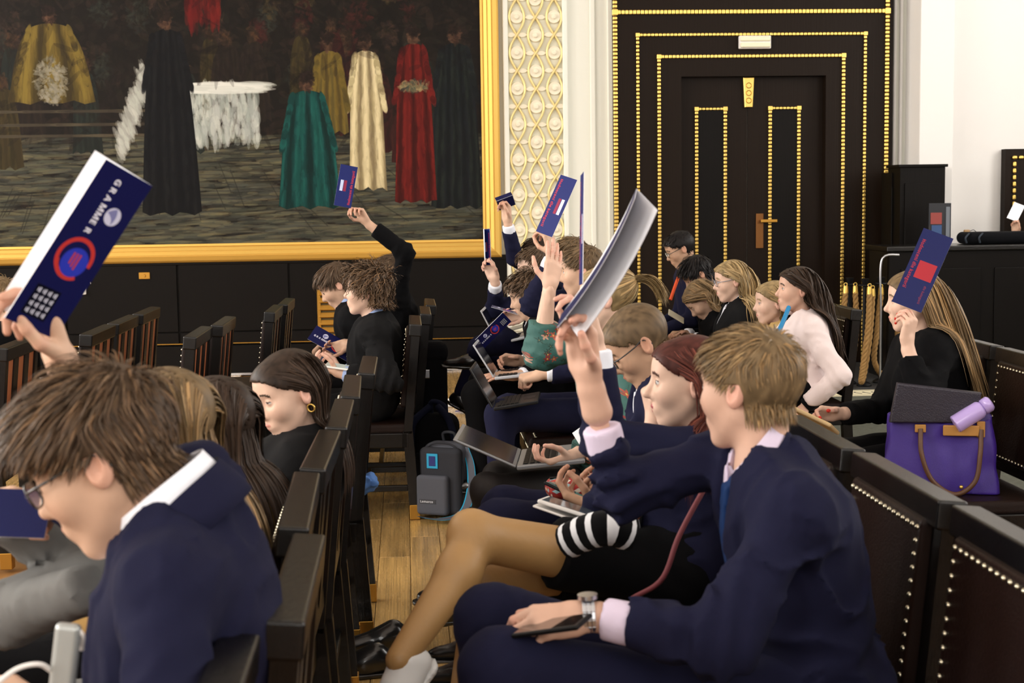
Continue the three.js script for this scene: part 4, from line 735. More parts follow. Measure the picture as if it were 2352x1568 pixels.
function collarRing(N, sp, fr, lat, r, prof, open, drop, K, tilt = 0.18) {    // a folded collar around the neck, open at the throat
  const n = 30, m = prof.length, P = [], I = [], ax = sp.clone().addScaledVector(fr, tilt).normalize(), f = fr.clone().addScaledVector(ax, -fr.dot(ax)).normalize();
  for (let i = 0; i <= n; i++) { const a = mix(-open, open, i / n), dirx = Math.sin(a), dirz = -Math.cos(a), fwd = (1 - Math.cos(a)) / 2; for (const [o, h] of prof) { const R = (r + o * (1 + fwd * 0.3)), hh = h - drop * fwd * fwd + 0.01 * (1 - fwd), c = N.clone().addScaledVector(lat, dirx * R).addScaledVector(f, dirz * R + 0.008).addScaledVector(ax, hh); P.push(c.x, c.y, c.z); } }
  for (let i = 0; i < n; i++) for (let j = 0; j < m; j++) { const a = i * m + j, b = i * m + (j + 1) % m, c = a + m, d = b + m; I.push(a, b, c, b, d, c); }
  for (let j = 1; j < m - 1; j++) { I.push(0, j, j + 1, n * m, n * m + j + 1, n * m + j); }
  const g = new THREE.BufferGeometry(); g.setAttribute('position', new THREE.Float32BufferAttribute(P, 3)); g.setAttribute('uv', new THREE.Float32BufferAttribute(new Float32Array(P.length / 3 * 2), 2)); g.setIndex(I); g.computeVertexNormals(); return g;
}
// ------------------------------------------------------------------ hall chairs: black frame, leather panel with nails in front, slats behind
const nailGeo = new THREE.SphereGeometry(0.0068, 7, 2, 0, 6.2832, 0, Math.PI / 2);
function chairProto(nailsApart) {
  const g = new THREE.Group(), W = 0.57, bh = 0.985, zb = -0.215;
  part('seat_frame', [rbox(W, 0.075, 0.05, 0.006, 0, 0.405, 0.205), rbox(W, 0.075, 0.04, 0.006, 0, 0.405, zb + 0.02), rbox(0.04, 0.075, 0.42, 0.006, -W / 2 + 0.02, 0.405, 0), rbox(0.04, 0.075, 0.42, 0.006, W / 2 - 0.02, 0.405, 0)], M.blackWood, g);
  const seat = part('seat', rbox(W - 0.015, 0.055, 0.44, 0.022, 0, 0.462, 0.01, 3), M.leather, g);
  for (const s of [-1, 1]) {
    const f = part('leg', rbox(0.048, 0.4, 0.048, 0.004, s * (W / 2 - 0.026), 0.24, 0.2), M.blackWood, g); part('brass_foot', rbox(0.05, 0.07, 0.05, 0.004, s * (W / 2 - 0.026), 0.04, 0.2), M.brass, f);
    const r = part('leg', [bar(V(s * (W / 2 - 0.026), 0.07, zb - 0.02), V(s * (W / 2 - 0.026), 0.45, zb + 0.005), 0.05, 0.05), bar(V(s * (W / 2 - 0.026), 0.44, zb + 0.005), V(s * (W / 2 - 0.026), bh - 0.03, zb - 0.045), 0.05, 0.042)], M.blackWood, g);
    part('brass_foot', rbox(0.053, 0.075, 0.053, 0.004, s * (W / 2 - 0.026), 0.04, zb - 0.022), M.brass, r);
    part('stretcher', rbox(0.026, 0.03, 0.4, 0.004, s * (W / 2 - 0.026), 0.16, -0.005), M.blackWood, g);
  }
  part('stretcher', rbox(W - 0.09, 0.03, 0.026, 0.004, 0, 0.16, 0.0), M.blackWood, g);
  part('stretcher', rbox(W - 0.06, 0.024, 0.024, 0.004, 0, 0.25, zb - 0.005), M.blackWood, g);
  part('top_rail', rbox(W + 0.004, 0.062, 0.062, 0.007, 0, 0, 0).rotateX(-0.09).translate(0, bh - 0.03, zb - 0.042), M.blackWood, g);
  part('lower_rail', rbox(W - 0.09, 0.06, 0.036, 0.006, 0, 0.545, zb - 0.003), M.blackWood, g);
  for (const x of [-0.09, 0.09]) part('slat', bar(V(x, 0.56, zb - 0.012), V(x, bh - 0.05, zb - 0.052), 0.075, 0.02), M.blackWood, g);
  part('rear_panel', rbox(W - 0.1, 0.38, 0.01, 0.003, 0, 0, 0).rotateX(-0.107).translate(0, 0.75, zb - 0.0305), M.leatherRear, g);
  const pad = part('back_pad', rbox(W - 0.1, 0.38, 0.035, 0.015, 0, 0, 0, 3).rotateX(-0.107).translate(0, 0.75, zb + 0.004), M.leather, g);
  const spots = [], bp = (x, y) => { const t = y - 0.75; return [x, 0.75 + t * 0.994, zb + 0.021 - t * 0.107, -0.107 + Math.PI / 2]; }, w2 = W / 2 - 0.07;
  for (let i = 0; i <= 15; i++) { spots.push([bp(mix(-w2, w2, i / 15), 0.92), 1], [bp(mix(-w2, w2, i / 15), 0.58), 1]); }
  for (let i = 1; i < 12; i++) { spots.push([bp(-w2, mix(0.58, 0.92, i / 12)), 1], [bp(w2, mix(0.58, 0.92, i / 12)), 1]); }
  for (let i = 0; i <= 15; i++) { spots.push([[mix(-W / 2 + 0.03, W / 2 - 0.03, i / 15), 0.444, 0.231, Math.PI / 2], 0]); spots.push([[mix(-W / 2 + 0.03, W / 2 - 0.03, i / 15), 0.4905, 0.195, 0], 0]); }
  if (nailsApart) for (const [[x, y, z, a], back] of spots) { const n = part('nail', nailGeo, M.nail, back ? pad : seat); n.position.set(x, y, z); n.rotation.x = a; }
  else for (const k of [0, 1]) part('nail_row', spots.filter((s) => s[1] === k).map(([[x, y, z, a]]) => nailGeo.clone().rotateX(a).translate(x, y, z)), M.nail, k ? pad : seat).userData.kind = 'stuff';
  return g;
}
const chairNear = chairProto(true), chairFar = chairProto(false);
function chair(u, w, label, group, near = false, extra = 0) {    // u = rear of the back, w = middle of the seat along the row
  const c = (near ? chairNear : chairFar).clone(); c.name = numbered('hall_chair'); c.position.copy(hall(u - 0.24, 0, w)); c.rotation.y = FACE + extra; scene.add(c);
  return tag(c, label, 'chair', group);
}
{
  const g1 = 'chairs of the nearest left row', g2 = 'chairs of the middle row', g3 = 'chairs of the right row', g4 = 'empty chairs before the wainscot';
  chair(-0.27, 1.78, 'black chair at the bottom edge, top rail crossing the navy jacket', g1);
  chair(-0.21, 2.4, 'black chair directly behind the back of the navy jacket at lower left', g1);
  chair(-0.25, 3.02, 'black slatted chair next beyond the chair of the lower left navy jacket', g1, false, 0.02);
  chair(-0.24, 3.64, 'black slatted chair behind the person in tan top', g1, false, -0.02);
  chair(-0.22, 4.25, 'black slatted chair behind the person with the gold earring', g1);
  chair(-0.21, 4.87, 'empty black slatted chair, first beyond the person with the gold earring', g1, false, 0.02);
  chair(-0.17, 5.49, 'last black slatted chair of the near run, beside the blue cloth', g1);
  chair(0.02, 7.5, 'black chair of the person with the pale blue collar in profile', g1);
  chair(0.08, 8.15, 'black chair of the person bowed over a card by the grille', g1);
  chair(0.12, 8.8, 'black chair of the person raising a card before the painting', g1);
  const row2 = (w) => 1.06;
  chair(1.07, 1.85, 'studded leather chair cut off at the lower right picture corner', g2, true);
  chair(1.07, 2.47, 'empty studded leather chair just behind the foreground navy suit', g2, true);
  chair(1.06, 3.08, 'studded leather chair that the foreground person in navy suit sits on', g2, true);
  chair(1.05, 3.7, 'studded leather chair of the person with crossed legs in tan tights', g2, true);
  chair(1.05, 4.34, 'studded leather chair of the person bowed over a phone', g2);
  chair(1.04, 5.3, 'studded leather chair of the person in the green floral dress', g2);
  chair(1.03, 5.95, 'studded leather chair between the green dress and the black laptop', g2);
  chair(1.02, 6.95, 'studded leather chair of the person with the black laptop', g2);
  chair(1.0, 7.65, 'studded leather chair of the person bent over the silver laptop', g2);
  chair(1.0, 8.6, 'studded leather chair of the person holding a card at the frame corner', g2);
  chair(1.02, 9.3, 'studded leather chair by the pilaster', g2);
  chair(2.33, 3.5, 'studded leather chair with its seat at the right picture edge', g3, true);
  chair(2.33, 4.13, 'empty studded leather chair in front of the purple bag', g3, true);
  chair(2.33, 5.3, 'studded leather chair carrying the purple bag', g3, true);
  chair(2.33, 5.93, 'studded leather chair of the person raising a card beside the ropes', g3);
  chair(2.36, 7.85, 'black chair of the person in the pale pink blazer', g3);
  chair(2.36, 8.5, 'black chair of the person in tan beside the pink blazer', g3);
  chair(2.35, 9.1, 'black chair of the person with silver glasses', g3);
  chair(2.35, 9.75, 'black chair of the person bowed deeply before the door', g3);
  chair(2.35, 10.4, 'black chair of the person with the orange lanyard', g3);
  for (const [px, d, l] of [[622, 8.45, 'nearer chair of the two empty chairs by the radiator grille'], [652, 9.05, 'farther chair of the two empty chairs by the radiator grille'], [445, 7.0, 'nearer chair of the empty pair left of the grille chairs'], [505, 7.62, 'farther chair of the empty pair left of the grille chairs'],
    [215, 7.2, 'nearest of three empty chairs in line under the wall socket'], [275, 7.82, 'middle one of three empty chairs in line under the wall socket'], [330, 8.44, 'farthest of three empty chairs in line under the wall socket'], [28, 6.6, 'empty black chair at the left picture edge behind the raised hand']]) {
    const p = at(px, 720, d), u = p.x * CA - p.z * SA, w = -p.x * SA - p.z * CA; chair(u, w, 'black slatted ' + l, g4, false, 0.0);
  }
}
// ------------------------------------------------------------------ the audience
// the boy in navy at the lower left
person({ head: [238, 1052, 2.2], lean: 0.07, neck: [0, 0.05, -0.05], turn: 2, q: 0.95, headCell: 0.003, size: 1.04, headSize: 1.06, look: [-6, 28, 0], label: 'person in navy jacket and glasses, head bowed, raising an emblem card, lower left', glasses: true, skin: 'fair', eyes: 0.15,
  hair: { style: 'short', c: 'brown', n: 4200, width: 0.0018, len: 0.1, side: 0.04, vol: 0.034, cling: 0.5, streak: [0.3, 1.9], stray: 0.03, hairline: 0.062, whorl: [0, 0.09, -0.085] },
  top: { mat: C.navy, shirt: C.shirt, open: 0.36, fold: 1.3, hole: 0.088, collarUp: 0.004, tilt: 0.62, wide: 1.28 }, bottom: { mat: C.navy }, shoes: C.shoe,
  armL: { w: [90, 1640, 2.0], hint: [0.8, -0.5, -0.4] }, armR: { w: [150, 850, 2.42], to: [112, 740, 2.4], n: [-0.75, 0.1, 0.55], grip: 'card', up: 1, hint: [-0.6, -0.2, 0.6], sleeve: 0.09, cuff: 0.07 } });
// three girls beside him
person({ head: [378, 992, 2.8], lean: -0.03, turn: -10, q: 2, female: true, look: [-10, 20, 0], label: 'person in grey jacket leaning forward behind the navy jacket at the lower left', hair: { style: 'long', c: 'light', n: 1100, len: 0.34, vol: 0.012, cling: 0.5, streak: [0.3, 1.6], width: 0.0024 }, top: { mat: C.grey, shirt: C.shirt, open: 0.5 }, bottom: { mat: C.grey }, shoes: C.shoe, armL: { w: [185, 1352, 2.45], hint: [0.2, -0.35, 1], none: true, sleeve: -0.03 }, armR: { w: [-45, 1165, 2.6], to: [60, 1140, 2.58], n: [0, -0.7, 0.6], grip: 'hold' } });
person({ head: [492, 985, 3.4], lean: -0.04, turn: -10, q: 2, female: true, look: [-15, 18, 0], label: 'person in tan top seen from behind in the nearest left row', hair: { style: 'long', c: 'dark', n: 1400, len: 0.36, vol: 0.012, cling: 0.5, width: 0.0024 }, top: { mat: fabric(0x9a7a4a), open: null }, bottom: { mat: C.black }, shoes: C.shoe });
const partedGirl = person({ head: [664, 902, 4.15], lean: -0.1, q: 1.6, headCell: 0.003, female: true, skin: 'pale', look: [32, 18, 4], eyes: 0.35, label: 'person in charcoal top with gold earring looking down to the left', hair: { style: 'long', c: 'dark', n: 1300, len: 0.32, vol: 0.012, cling: 0.4, part: 0.005, width: 0.0024 }, top: { mat: C.charcoal, open: null }, bottom: { mat: C.black }, shoes: C.shoe });
part('earring', new THREE.TorusGeometry(0.011, 0.0022, 8, 20).rotateY(0.6).translate(0.08, -0.048, -0.012).applyMatrix4(partedGirl.rig.hinv), M.gold, partedGirl);
// curly haired boy, his bowed neighbour and the raised arm behind them
person({ head: [842, 668, 7.4], lean: 0.0, q: 1.35, skin: 'pale', look: [0, -2, 0], label: 'person in black suit with pale blue collar, in profile, holding a small tablet', hair: { style: 'curly', c: 'brown', n: 1900, len: 0.1, vol: 0.05, curl: 0.7, grav: 0.14, puff: 0.1, cling: 0.45, width: 0.0026, nape: -0.03, streak: [0.3, 1.6] }, top: { mat: C.charcoal, shirt: C.blueShirt, open: 0.4, fold: 1.5 }, bottom: { mat: C.charcoal }, shoes: C.shoe, armL: { w: [785, 858, 7.15], to: [742, 845, 7.15], n: [0, 0.9, -0.2], grip: 'hold' }, armR: { w: [790, 850, 7.5], to: [745, 845, 7.5], n: [0, 0.9, 0.2], grip: 'hold' } });
person({ head: [774, 655, 8.1], lean: 0.22, q: 1.6, skin: 'fair', look: [0, 34, 0], eyes: 0.15, label: 'person in black bowed over a navy card beside the radiator grille', hair: { style: 'short', c: 'brown', n: 900, len: 0.1, side: 0.05, vol: 0.02, width: 0.003 }, top: { mat: C.black, shirt: C.blueShirt, open: 0.45 }, bottom: { mat: C.black }, shoes: C.shoe, armL: { w: [806, 790, 7.95], to: [770, 800, 7.95], n: [-0.3, 0.3, 0.8], grip: 'hold' }, armR: { w: [725, 812, 8.25], to: [742, 795, 8.2], n: [0.6, 0.2, 0.6], grip: 'hold' } });
person({ head: [893, 632, 8.75], lean: -0.02, q: 1.5, female: true, look: [0, 5, 0], label: 'person in black raising a card high in front of the painting', hair: { style: 'short', c: 'brown', n: 500, len: 0.06, vol: 0.02, width: 0.003 }, top: { mat: C.black, open: null }, bottom: { mat: C.black }, shoes: C.shoe, armL: { w: [842, 512, 8.5], to: [812, 464, 8.45], n: [-0.5, 0.3, 0.6], grip: 'pinch', up: 1, hint: [0.3, 0.2, -0.9], sleeve: 0.06, l1: 0.3, l2: 0.28 } });
// blond boy in the foreground
person({ head: [1722, 892, 2.92], lean: 0.14, q: 0.9, headCell: 0.003, skin: 'pink', look: [-44, 4, 2], label: 'person in navy suit and pink shirt raising a pale card, foreground', hair: { style: 'short', c: 'light', n: 4200, width: 0.0017, len: 0.06, side: 0.035, vol: 0.018, stray: 0.025, streak: [0.4, 1.4], whorl: [0.02, 0.095, -0.07] }, top: { mat: C.navy, shirt: C.pinkShirt, tie: C.tie, open: 0.36, fold: 1.8, hole: 0.068, collarUp: 0.012 }, bottom: { mat: C.navy }, shoes: C.shoe,
  legL: { k: [1150, 1535, 2.72], a: [1150, 2000, 2.72] }, legR: { k: [1130, 1425, 2.98], a: [1130, 1900, 2.98] },
  armL: { w: [1352, 1412, 2.74], to: [1270, 1425, 2.72], n: [-0.1, -0.75, -0.6], grip: 'hold', cuff: 0.03, sleeve: 0.085, hint: [0.6, -0.7, -0.4] }, armR: { w: [1352, 872, 2.98], to: [1330, 745, 2.95], n: [-0.6, 0.1, 0.75], grip: 'card', up: 0.7, hint: [-0.1, -1, 0.1], sleeve: 0.125, cuff: 0.105 } });
// red haired girl with crossed legs
person({ head: [1580, 876, 3.8], seat: 0.66, lean: -0.02, q: 1, headCell: 0.0026, female: true, skin: 'pale', look: [-4, 2, 0], lip: [0.36, 0.08, 0.09], eyes: 0.8, nose: 0.004, label: 'person in navy with black skirt and crossed legs in tan tights', hair: { style: 'long', c: 'red', n: 2400, width: 0.0018, len: 0.36, vol: 0.012, curtain: 0.0, part: 0.01, fall: [0, 0.0], streak: [0.25, 1.9] }, top: { mat: C.navy, shirt: C.shirt, open: null }, bottom: { type: 'skirt', mat: C.black, frac: 0.62, tights: C.tights },
  legL: { k: [1092, 1232, 3.52], a: [918, 1515, 3.3], toe: [850, 1600, 3.25] }, legR: { k: [1105, 1330, 3.72], a: [1055, 1640, 3.72] }, shoes: C.sneaker,
  armL: { w: [1368, 790, 3.62], to: [1340, 690, 3.6], n: [-0.8, 0, 0.4], grip: 'card', up: 0.5, hint: [0, -1, 0.2], sleeve: 0.06, cuff: 0.015 }, armR: { w: [1506, 978, 3.88], to: [1494, 922, 3.86], n: [0.7, 0.3, -0.2], grip: 'fist', hint: [-0.3, -1, 0] } });
// boy with cropped hair and glasses
person({ head: [1466, 790, 4.5], lean: 0.2, q: 1.3, headCell: 0.003, skin: 'tan', look: [0, 36, 0], eyes: 0.15, glasses: true, label: 'person in navy with dark glasses, head bowed over a phone', hair: { style: 'buzz', c: 'fawn', n: 4200, len: 0.009, width: 0.001 }, top: { mat: C.navy, shirt: C.shirt, open: 0.5, fold: 1.4 }, bottom: { mat: C.navy }, shoes: C.shoe,
  legL: { k: [1150, 1205, 4.1], a: [1110, 1500, 4.15] }, legR: { k: [1160, 1170, 4.5], a: [1120, 1450, 4.5] },
  armL: { w: [1382, 1172, 4.02], to: [1310, 1142, 4.05], n: [0.1, 0.9, -0.3], grip: 'hold', cuff: 0.02, sleeve: 0.05 }, armR: { w: [1392, 1130, 4.2], to: [1325, 1128, 4.12], n: [0.1, 0.5, 0.8], grip: 'hold', cuff: 0.02, sleeve: 0.05 } });
// woman in the green floral dress
const floral = (() => { const t = canvasTex(512, 512, (c, w, h) => { c.fillStyle = '#2f5a54'; c.fillRect(0, 0, w, h); for (let i = 0; i < 60; i++) { const x = rr(0, w), y = rr(0, h); c.save(); c.translate(x, y); c.rotate(rr(0, 6)); const big = i % 2; for (let k = 0; k < 5; k++) { c.rotate(1.256); c.fillStyle = big ? ['#7a2420', '#9a4a3c', '#b08a78'][i % 3] : '#1d3d36'; c.beginPath(); c.ellipse(big ? 13 : 9, 0, big ? 15 : 12, big ? 7 : 4, 0, 0, 7); c.fill(); } c.fillStyle = '#c9a04c'; c.beginPath(); c.arc(0, 0, big ? 6 : 2, 0, 7); c.fill(); c.restore(); } for (let i = 0; i < 60; i++) { c.strokeStyle = '#24493f'; c.lineWidth = 3; c.beginPath(); const x = rr(0, w), y = rr(0, h); c.moveTo(x, y); c.quadraticCurveTo(x + 20, y + 10, x + rr(-30, 30), y + rr(10, 40)); c.stroke(); } }); t.wrapS = t.wrapT = THREE.RepeatWrapping; t.repeat.set(2.2, 2.2); return t; })();
C.floral = phy({ map: floral, roughness: 0.75, sheen: 0.3, side: THREE.DoubleSide });
person({ head: [1392, 684, 5.35], lean: 0.08, q: 1.3, female: true, skin: 'pale', look: [-14, 4, 0], label: 'person in green floral dress, bare forearm raised, laptop on the lap', hair: { style: 'pony', c: 'blond', n: 900, len: 0.15, vol: 0.012, tie: [0, 0.06, -0.115], width: 0.0024 }, top: { name: 'dress_top', mat: C.floral, open: null, fold: 1.0, off: 0.02, armOff: 0.02 }, bottom: { type: 'skirt', mat: C.floral, frac: 0.4, tights: C.blackTights }, shoes: C.shoe,
  legL: { k: [1125, 1128, 4.95], a: [1060, 1370, 5.2], toe: [965, 1385, 5.2] }, legR: { k: [1150, 1100, 5.25], a: [1060, 1310, 5.5], toe: [968, 1330, 5.5] },
  armR: { w: [1262, 662, 5.5], to: [1272, 600, 5.5], n: [-0.3, 0, -0.9], grip: 'flat', up: 0.8, bare: true, hint: [-0.2, -1, 0.3], sleeve: 0.13 }, armL: { w: [1322, 1046, 4.92], to: [1242, 1068, 4.9], n: [0, 0.95, -0.3], grip: 'hold', sleeve: 0.02, hint: [0.4, -0.6, -0.6] } });
// boy in navy with the black laptop
person({ head: [1336, 622, 7.0], lean: 0.14, q: 1.6, skin: 'fair', look: [-10, 8, 0], label: 'person in navy suit, fist raised with a card before the pilaster', hair: { style: 'short', c: 'fawn', n: 800, len: 0.06, side: 0.03, vol: 0.02, width: 0.003, curl: 0.2 }, top: { mat: C.navy, shirt: C.shirt, open: 0.5, fold: 1.4 }, bottom: { mat: C.navy }, shoes: C.shoe,
  legL: { k: [1150, 955, 6.65], a: [1150, 1170, 6.6] }, legR: { k: [1165, 940, 6.95], a: [1160, 1140, 6.95] }, armL: { w: [1248, 858, 6.7], to: [1205, 868, 6.7], n: [0, -0.9, -0.3], grip: 'fist', cuff: 0.015 }, armR: { w: [1270, 590, 7.05], to: [1258, 530, 7.05], n: [-0.7, 0, -0.6], grip: 'pinch', up: 1, cuff: 0.012, sleeve: 0.05, hint: [-0.2, -1, -0.2] } });
person({ head: [1214, 676, 7.75], lean: 0.22, q: 1.6, skin: 'fair', look: [0, 22, 0], eyes: 0.2, label: 'person in black suit and white shirt bent over a silver laptop', hair: { style: 'curly', c: 'brown', n: 900, len: 0.09, vol: 0.03, curl: 0.35, width: 0.0036 }, top: { mat: C.black, shirt: C.shirt, open: 0.35 }, bottom: { mat: C.black }, shoes: C.shoe,
  legL: { k: [1095, 905, 7.3], a: [1110, 1090, 7.3] }, legR: { k: [1110, 880, 7.6], a: [1120, 1070, 7.6] }, armL: { w: [1192, 862, 7.25], to: [1142, 862, 7.25], n: [-0.1, -0.9, -0.2], grip: 'flat' }, armR: { w: [1198, 828, 7.6], to: [1148, 824, 7.55], n: [0, -0.5, 0.8], grip: 'hold' } });
person({ head: [1226, 618, 8.4], lean: 0.16, q: 1.9, skin: 'pale', look: [38, 6, 0], label: 'person in navy holding a card upright at the frame corner', hair: { style: 'short', c: 'brown', n: 600, len: 0.08, vol: 0.02, width: 0.0034 }, top: { mat: C.navy, shirt: C.shirt, open: 0.45 }, bottom: { mat: C.navy }, shoes: C.shoe,
  legL: { k: [1150, 778, 8.1], a: [1095, 812, 8.3], toe: [1030, 808, 8.3] }, legR: { k: [1105, 800, 8.6], a: [1062, 905, 8.6], toe: [1100, 925, 8.6] }, armL: { w: [1212, 722, 8.1], to: [1168, 728, 8.1], n: [0, 0.4, 0.9], grip: 'hold', cuff: 0.015 }, armR: { w: [1138, 645, 8.5], to: [1120, 603, 8.5], n: [-0.3, 0, 0.9], grip: 'pinch', up: 0.3, cuff: 0.02, sleeve: 0.08 } });
person({ head: [1236, 588, 9.45], lean: 0.1, q: 2, skin: 'fair', look: [0, 10, 0], label: 'person in navy holding a folded card high beside the gilded frame', hair: { style: 'short', c: 'dark', n: 500, len: 0.08, vol: 0.02, width: 0.0036 }, top: { mat: C.navy, shirt: C.shirt, open: 0.45 }, bottom: { mat: C.navy }, shoes: C.shoe, armR: { w: [1166, 512, 9.3], to: [1162, 470, 9.3], n: [-0.6, 0, 0.7], grip: 'pinch', up: 1, cuff: 0.015, sleeve: 0.05, hint: [-0.2, -1, 0] } });
person({ head: [1310, 590, 9.05], lean: 0.06, q: 2, skin: 'fair', look: [-20, 12, 0], label: 'person whose head shows just behind the raised fist', hair: { style: 'short', c: 'fawn', n: 600, len: 0.08, vol: 0.024, width: 0.0036 }, top: { mat: C.navy, open: null }, bottom: { mat: C.black }, shoes: C.shoe });
// the row by the door
const clipMat = std({ color: 0xd8d2b8, roughness: 0.7 });
const lan = person({ head: [1562, 572, 10.1], lean: 0.14, q: 1.9, skin: 'tan', look: [0, 26, 0], eyes: 0.15, glasses: true, label: 'person in navy with glasses and orange lanyard before the door', hair: { style: 'short', c: 'black', n: 700, len: 0.045, side: 0.014, vol: 0.016, width: 0.003 }, top: { mat: C.navy, shirt: C.shirt, open: null }, bottom: { mat: C.black }, shoes: C.shoe });
person({ head: [1602, 630, 9.6], lean: 0.24, q: 1.9, skin: 'tan', look: [0, 40, 0], eyes: 0.15, label: 'person in black with white collar bowed deeply before the door', hair: { style: 'short', c: 'black', n: 800, len: 0.11, side: 0.06, vol: 0.026, width: 0.0034 }, top: { mat: C.black, shirt: C.shirt, open: 0.4 }, bottom: { mat: C.black }, shoes: C.shoe });
person({ head: [1612, 688, 9.1], lean: 0.26, q: 1.9, female: true, skin: 'fair', look: [0, 48, 0], eyes: 0.15, label: 'person in black sleeveless top bent over, bare arm forward', hair: { style: 'long', c: 'light', n: 700, len: 0.3, vol: 0.025, curl: 0.18, width: 0.0036, fall: [0, 0.1] }, top: { mat: C.black, open: null, sleeve: '0.12' }, bottom: { mat: C.black }, shoes: C.shoe, armL: { w: [1565, 800, 8.8], bare: true, to: [1540, 810, 8.8] }, armR: { bare: true } });
person({ head: [1680, 645, 8.66], lean: 0.1, q: 1.7, female: true, skin: 'pale', glasses: 'silver', look: [0, 8, 0], label: 'person with silver glasses and charcoal jacket in the row by the door', hair: { style: 'long', c: 'blond', n: 1100, len: 0.4, vol: 0.03, curl: 0.12, curlRate: 0.7, width: 0.0034, fall: [0, -0.15] }, top: { mat: C.charcoal, shirt: C.shirt, open: 0.5 }, bottom: { mat: C.black }, shoes: C.shoe });
person({ head: [1775, 695, 8.2], lean: 0.1, q: 1.8, female: true, skin: 'pale', look: [0, 4, 0], label: 'person in tan top between the silver glasses and the pink blazer', hair: { style: 'long', c: 'blond', n: 800, len: 0.4, vol: 0.016, width: 0.0034, fall: [0, -0.05] }, top: { mat: fabric(0xb99c66), open: null }, bottom: { mat: C.black }, shoes: C.shoe });
const pinkGirl = person({ head: [1830, 665, 7.75], lean: 0.04, q: 1.35, headCell: 0.0036, female: true, skin: 'pink', look: [0, -2, 0], label: 'person in pale pink blazer sitting by the door', hair: { style: 'long', c: 'dark', n: 1300, len: 0.42, vol: 0.03, curl: 0.12, width: 0.0034, fall: [0, -0.5] }, top: { mat: C.pink, shirt: C.black, open: 0.4, collar: 0 }, bottom: { mat: C.black }, shoes: C.shoe, armL: { w: [1845, 935, 7.6], to: [1835, 965, 7.55], n: [0, -0.5, -0.5], hint: [0.5, -0.2, -0.8] } });
person({ head: [2098, 690, 5.75], lean: 0.1, q: 1.2, headCell: 0.0034, female: true, skin: 'pale', nails: true, look: [-12, 4, 0], label: 'person in black raising a card with a red square before the desk', hair: { style: 'long', c: 'light', n: 2600, len: 0.5, vol: 0.022, width: 0.002, curtain: 0.0, cling: 0.04, fall: [0, -0.5], streak: [0.35, 1.8] }, top: { mat: C.black, open: null }, bottom: { mat: C.black }, shoes: C.shoe,
  armL: { w: [2082, 792, 5.52], to: [2092, 735, 5.5], n: [-0.55, 0.15, -0.75], grip: 'pinch', up: 0.35, hint: [0.4, -1, -0.2], sleeve: 0.05 }, armR: { w: [1930, 950, 5.75], to: [1880, 948, 5.72], n: [0, -0.5, 0.8], grip: 'hold', hint: [-0.4, -1, -0.2] } });
person({ head: [2435, 470, 13.2], seat: 0.7, lean: 0.0, q: 2.4, look: [0, 0, 0], label: 'person at the right edge, only a hand with a white card shows', hair: { style: 'short', c: 'brown', n: 200, width: 0.004 }, top: { mat: C.black, shirt: C.shirt, open: 0.5 }, bottom: { mat: C.black }, shoes: C.shoe, armR: { w: [2334, 540, 13.2], to: [2332, 490, 13.2], n: [-0.5, 0, 0.8], grip: 'pinch', up: 0.6, hint: [0, -1, 0] } });
// person at the left edge beyond the raised card
person({ head: [-8, 690, 7.6], lean: 0.05, q: 2.2, look: [0, 10, 0], label: 'person at the left edge beyond the raised emblem card', hair: { style: 'short', c: 'light', n: 400, len: 0.08, vol: 0.03, width: 0.004 }, top: { mat: C.black, open: null }, bottom: { mat: C.black }, shoes: C.shoe });
// ------------------------------------------------------------------ folded voting cards
const cardFront = canvasTex(1024, 362, (c, w, h) => {
  c.fillStyle = '#14174a'; c.fillRect(0, 0, w, h);
  c.fillStyle = '#f0f2ff'; c.font = 'bold 58px sans-serif'; 'GRAMMER'.split('').forEach((ch, i) => c.fillText(ch, 60 + i * 52, 232));
  c.beginPath(); c.arc(262, 118, 54, 0, 7); c.fillStyle = '#cfd2ea'; c.fill(); c.fillStyle = '#7f83b4'; c.beginPath(); c.moveTo(212, 114); c.quadraticCurveTo(262, 80, 312, 106); c.quadraticCurveTo(270, 106, 250, 164); c.quadraticCurveTo(224, 142, 212, 114); c.fill();
  c.lineWidth = 26; c.strokeStyle = '#c23a36'; c.beginPath(); c.arc(560, 186, 112, 0.5, 4.9); c.stroke(); c.beginPath(); c.arc(570, 176, 112, -0.6, 1.3); c.stroke();
  c.fillStyle = '#2f3bb8'; c.beginPath(); c.arc(585, 172, 88, 0, 7); c.fill(); c.fillStyle = '#b8403f'; for (let i = 0; i < 3; i++) c.fillRect(530, 150 + i * 22, 96 - i * 12, 13);
  c.fillStyle = '#0c0d1e'; c.fillRect(770, 130, 190, 170); c.fillStyle = '#d9dcee'; for (let i = 0; i < 4; i++) for (let j = 0; j < 4; j++) { c.fillRect(786 + i * 43, 146 + j * 38, 30, 9); c.fillRect(790 + i * 43, 160 + j * 38, 22, 7); }
});
const cardBack = canvasTex(1024, 362, (c, w, h) => {
  c.fillStyle = '#1d2766'; c.fillRect(0, 0, w, h); c.fillStyle = '#c2353c'; c.font = 'bold 74px sans-serif'; c.fillText('Hodnocení dle kategorií', 60, 320);
  c.fillStyle = '#c9d4f2'; c.fillRect(380, 60, 270, 62); c.fillStyle = '#8f2d49'; c.fillRect(380, 134, 270, 58);
});
const cardSquare = canvasTex(1024, 362, (c, w, h) => {
  c.fillStyle = '#191f52'; c.fillRect(0, 0, w, h); c.fillStyle = '#a52c36'; c.fillRect(400, 40, 230, 210); c.font = 'bold 58px sans-serif'; c.fillText('Hodnocení dle kategorií', 130, 320); c.fillStyle = '#7d3040'; c.font = 'bold 40px sans-serif'; c.fillText('dle kategorií', 690, 90);
});
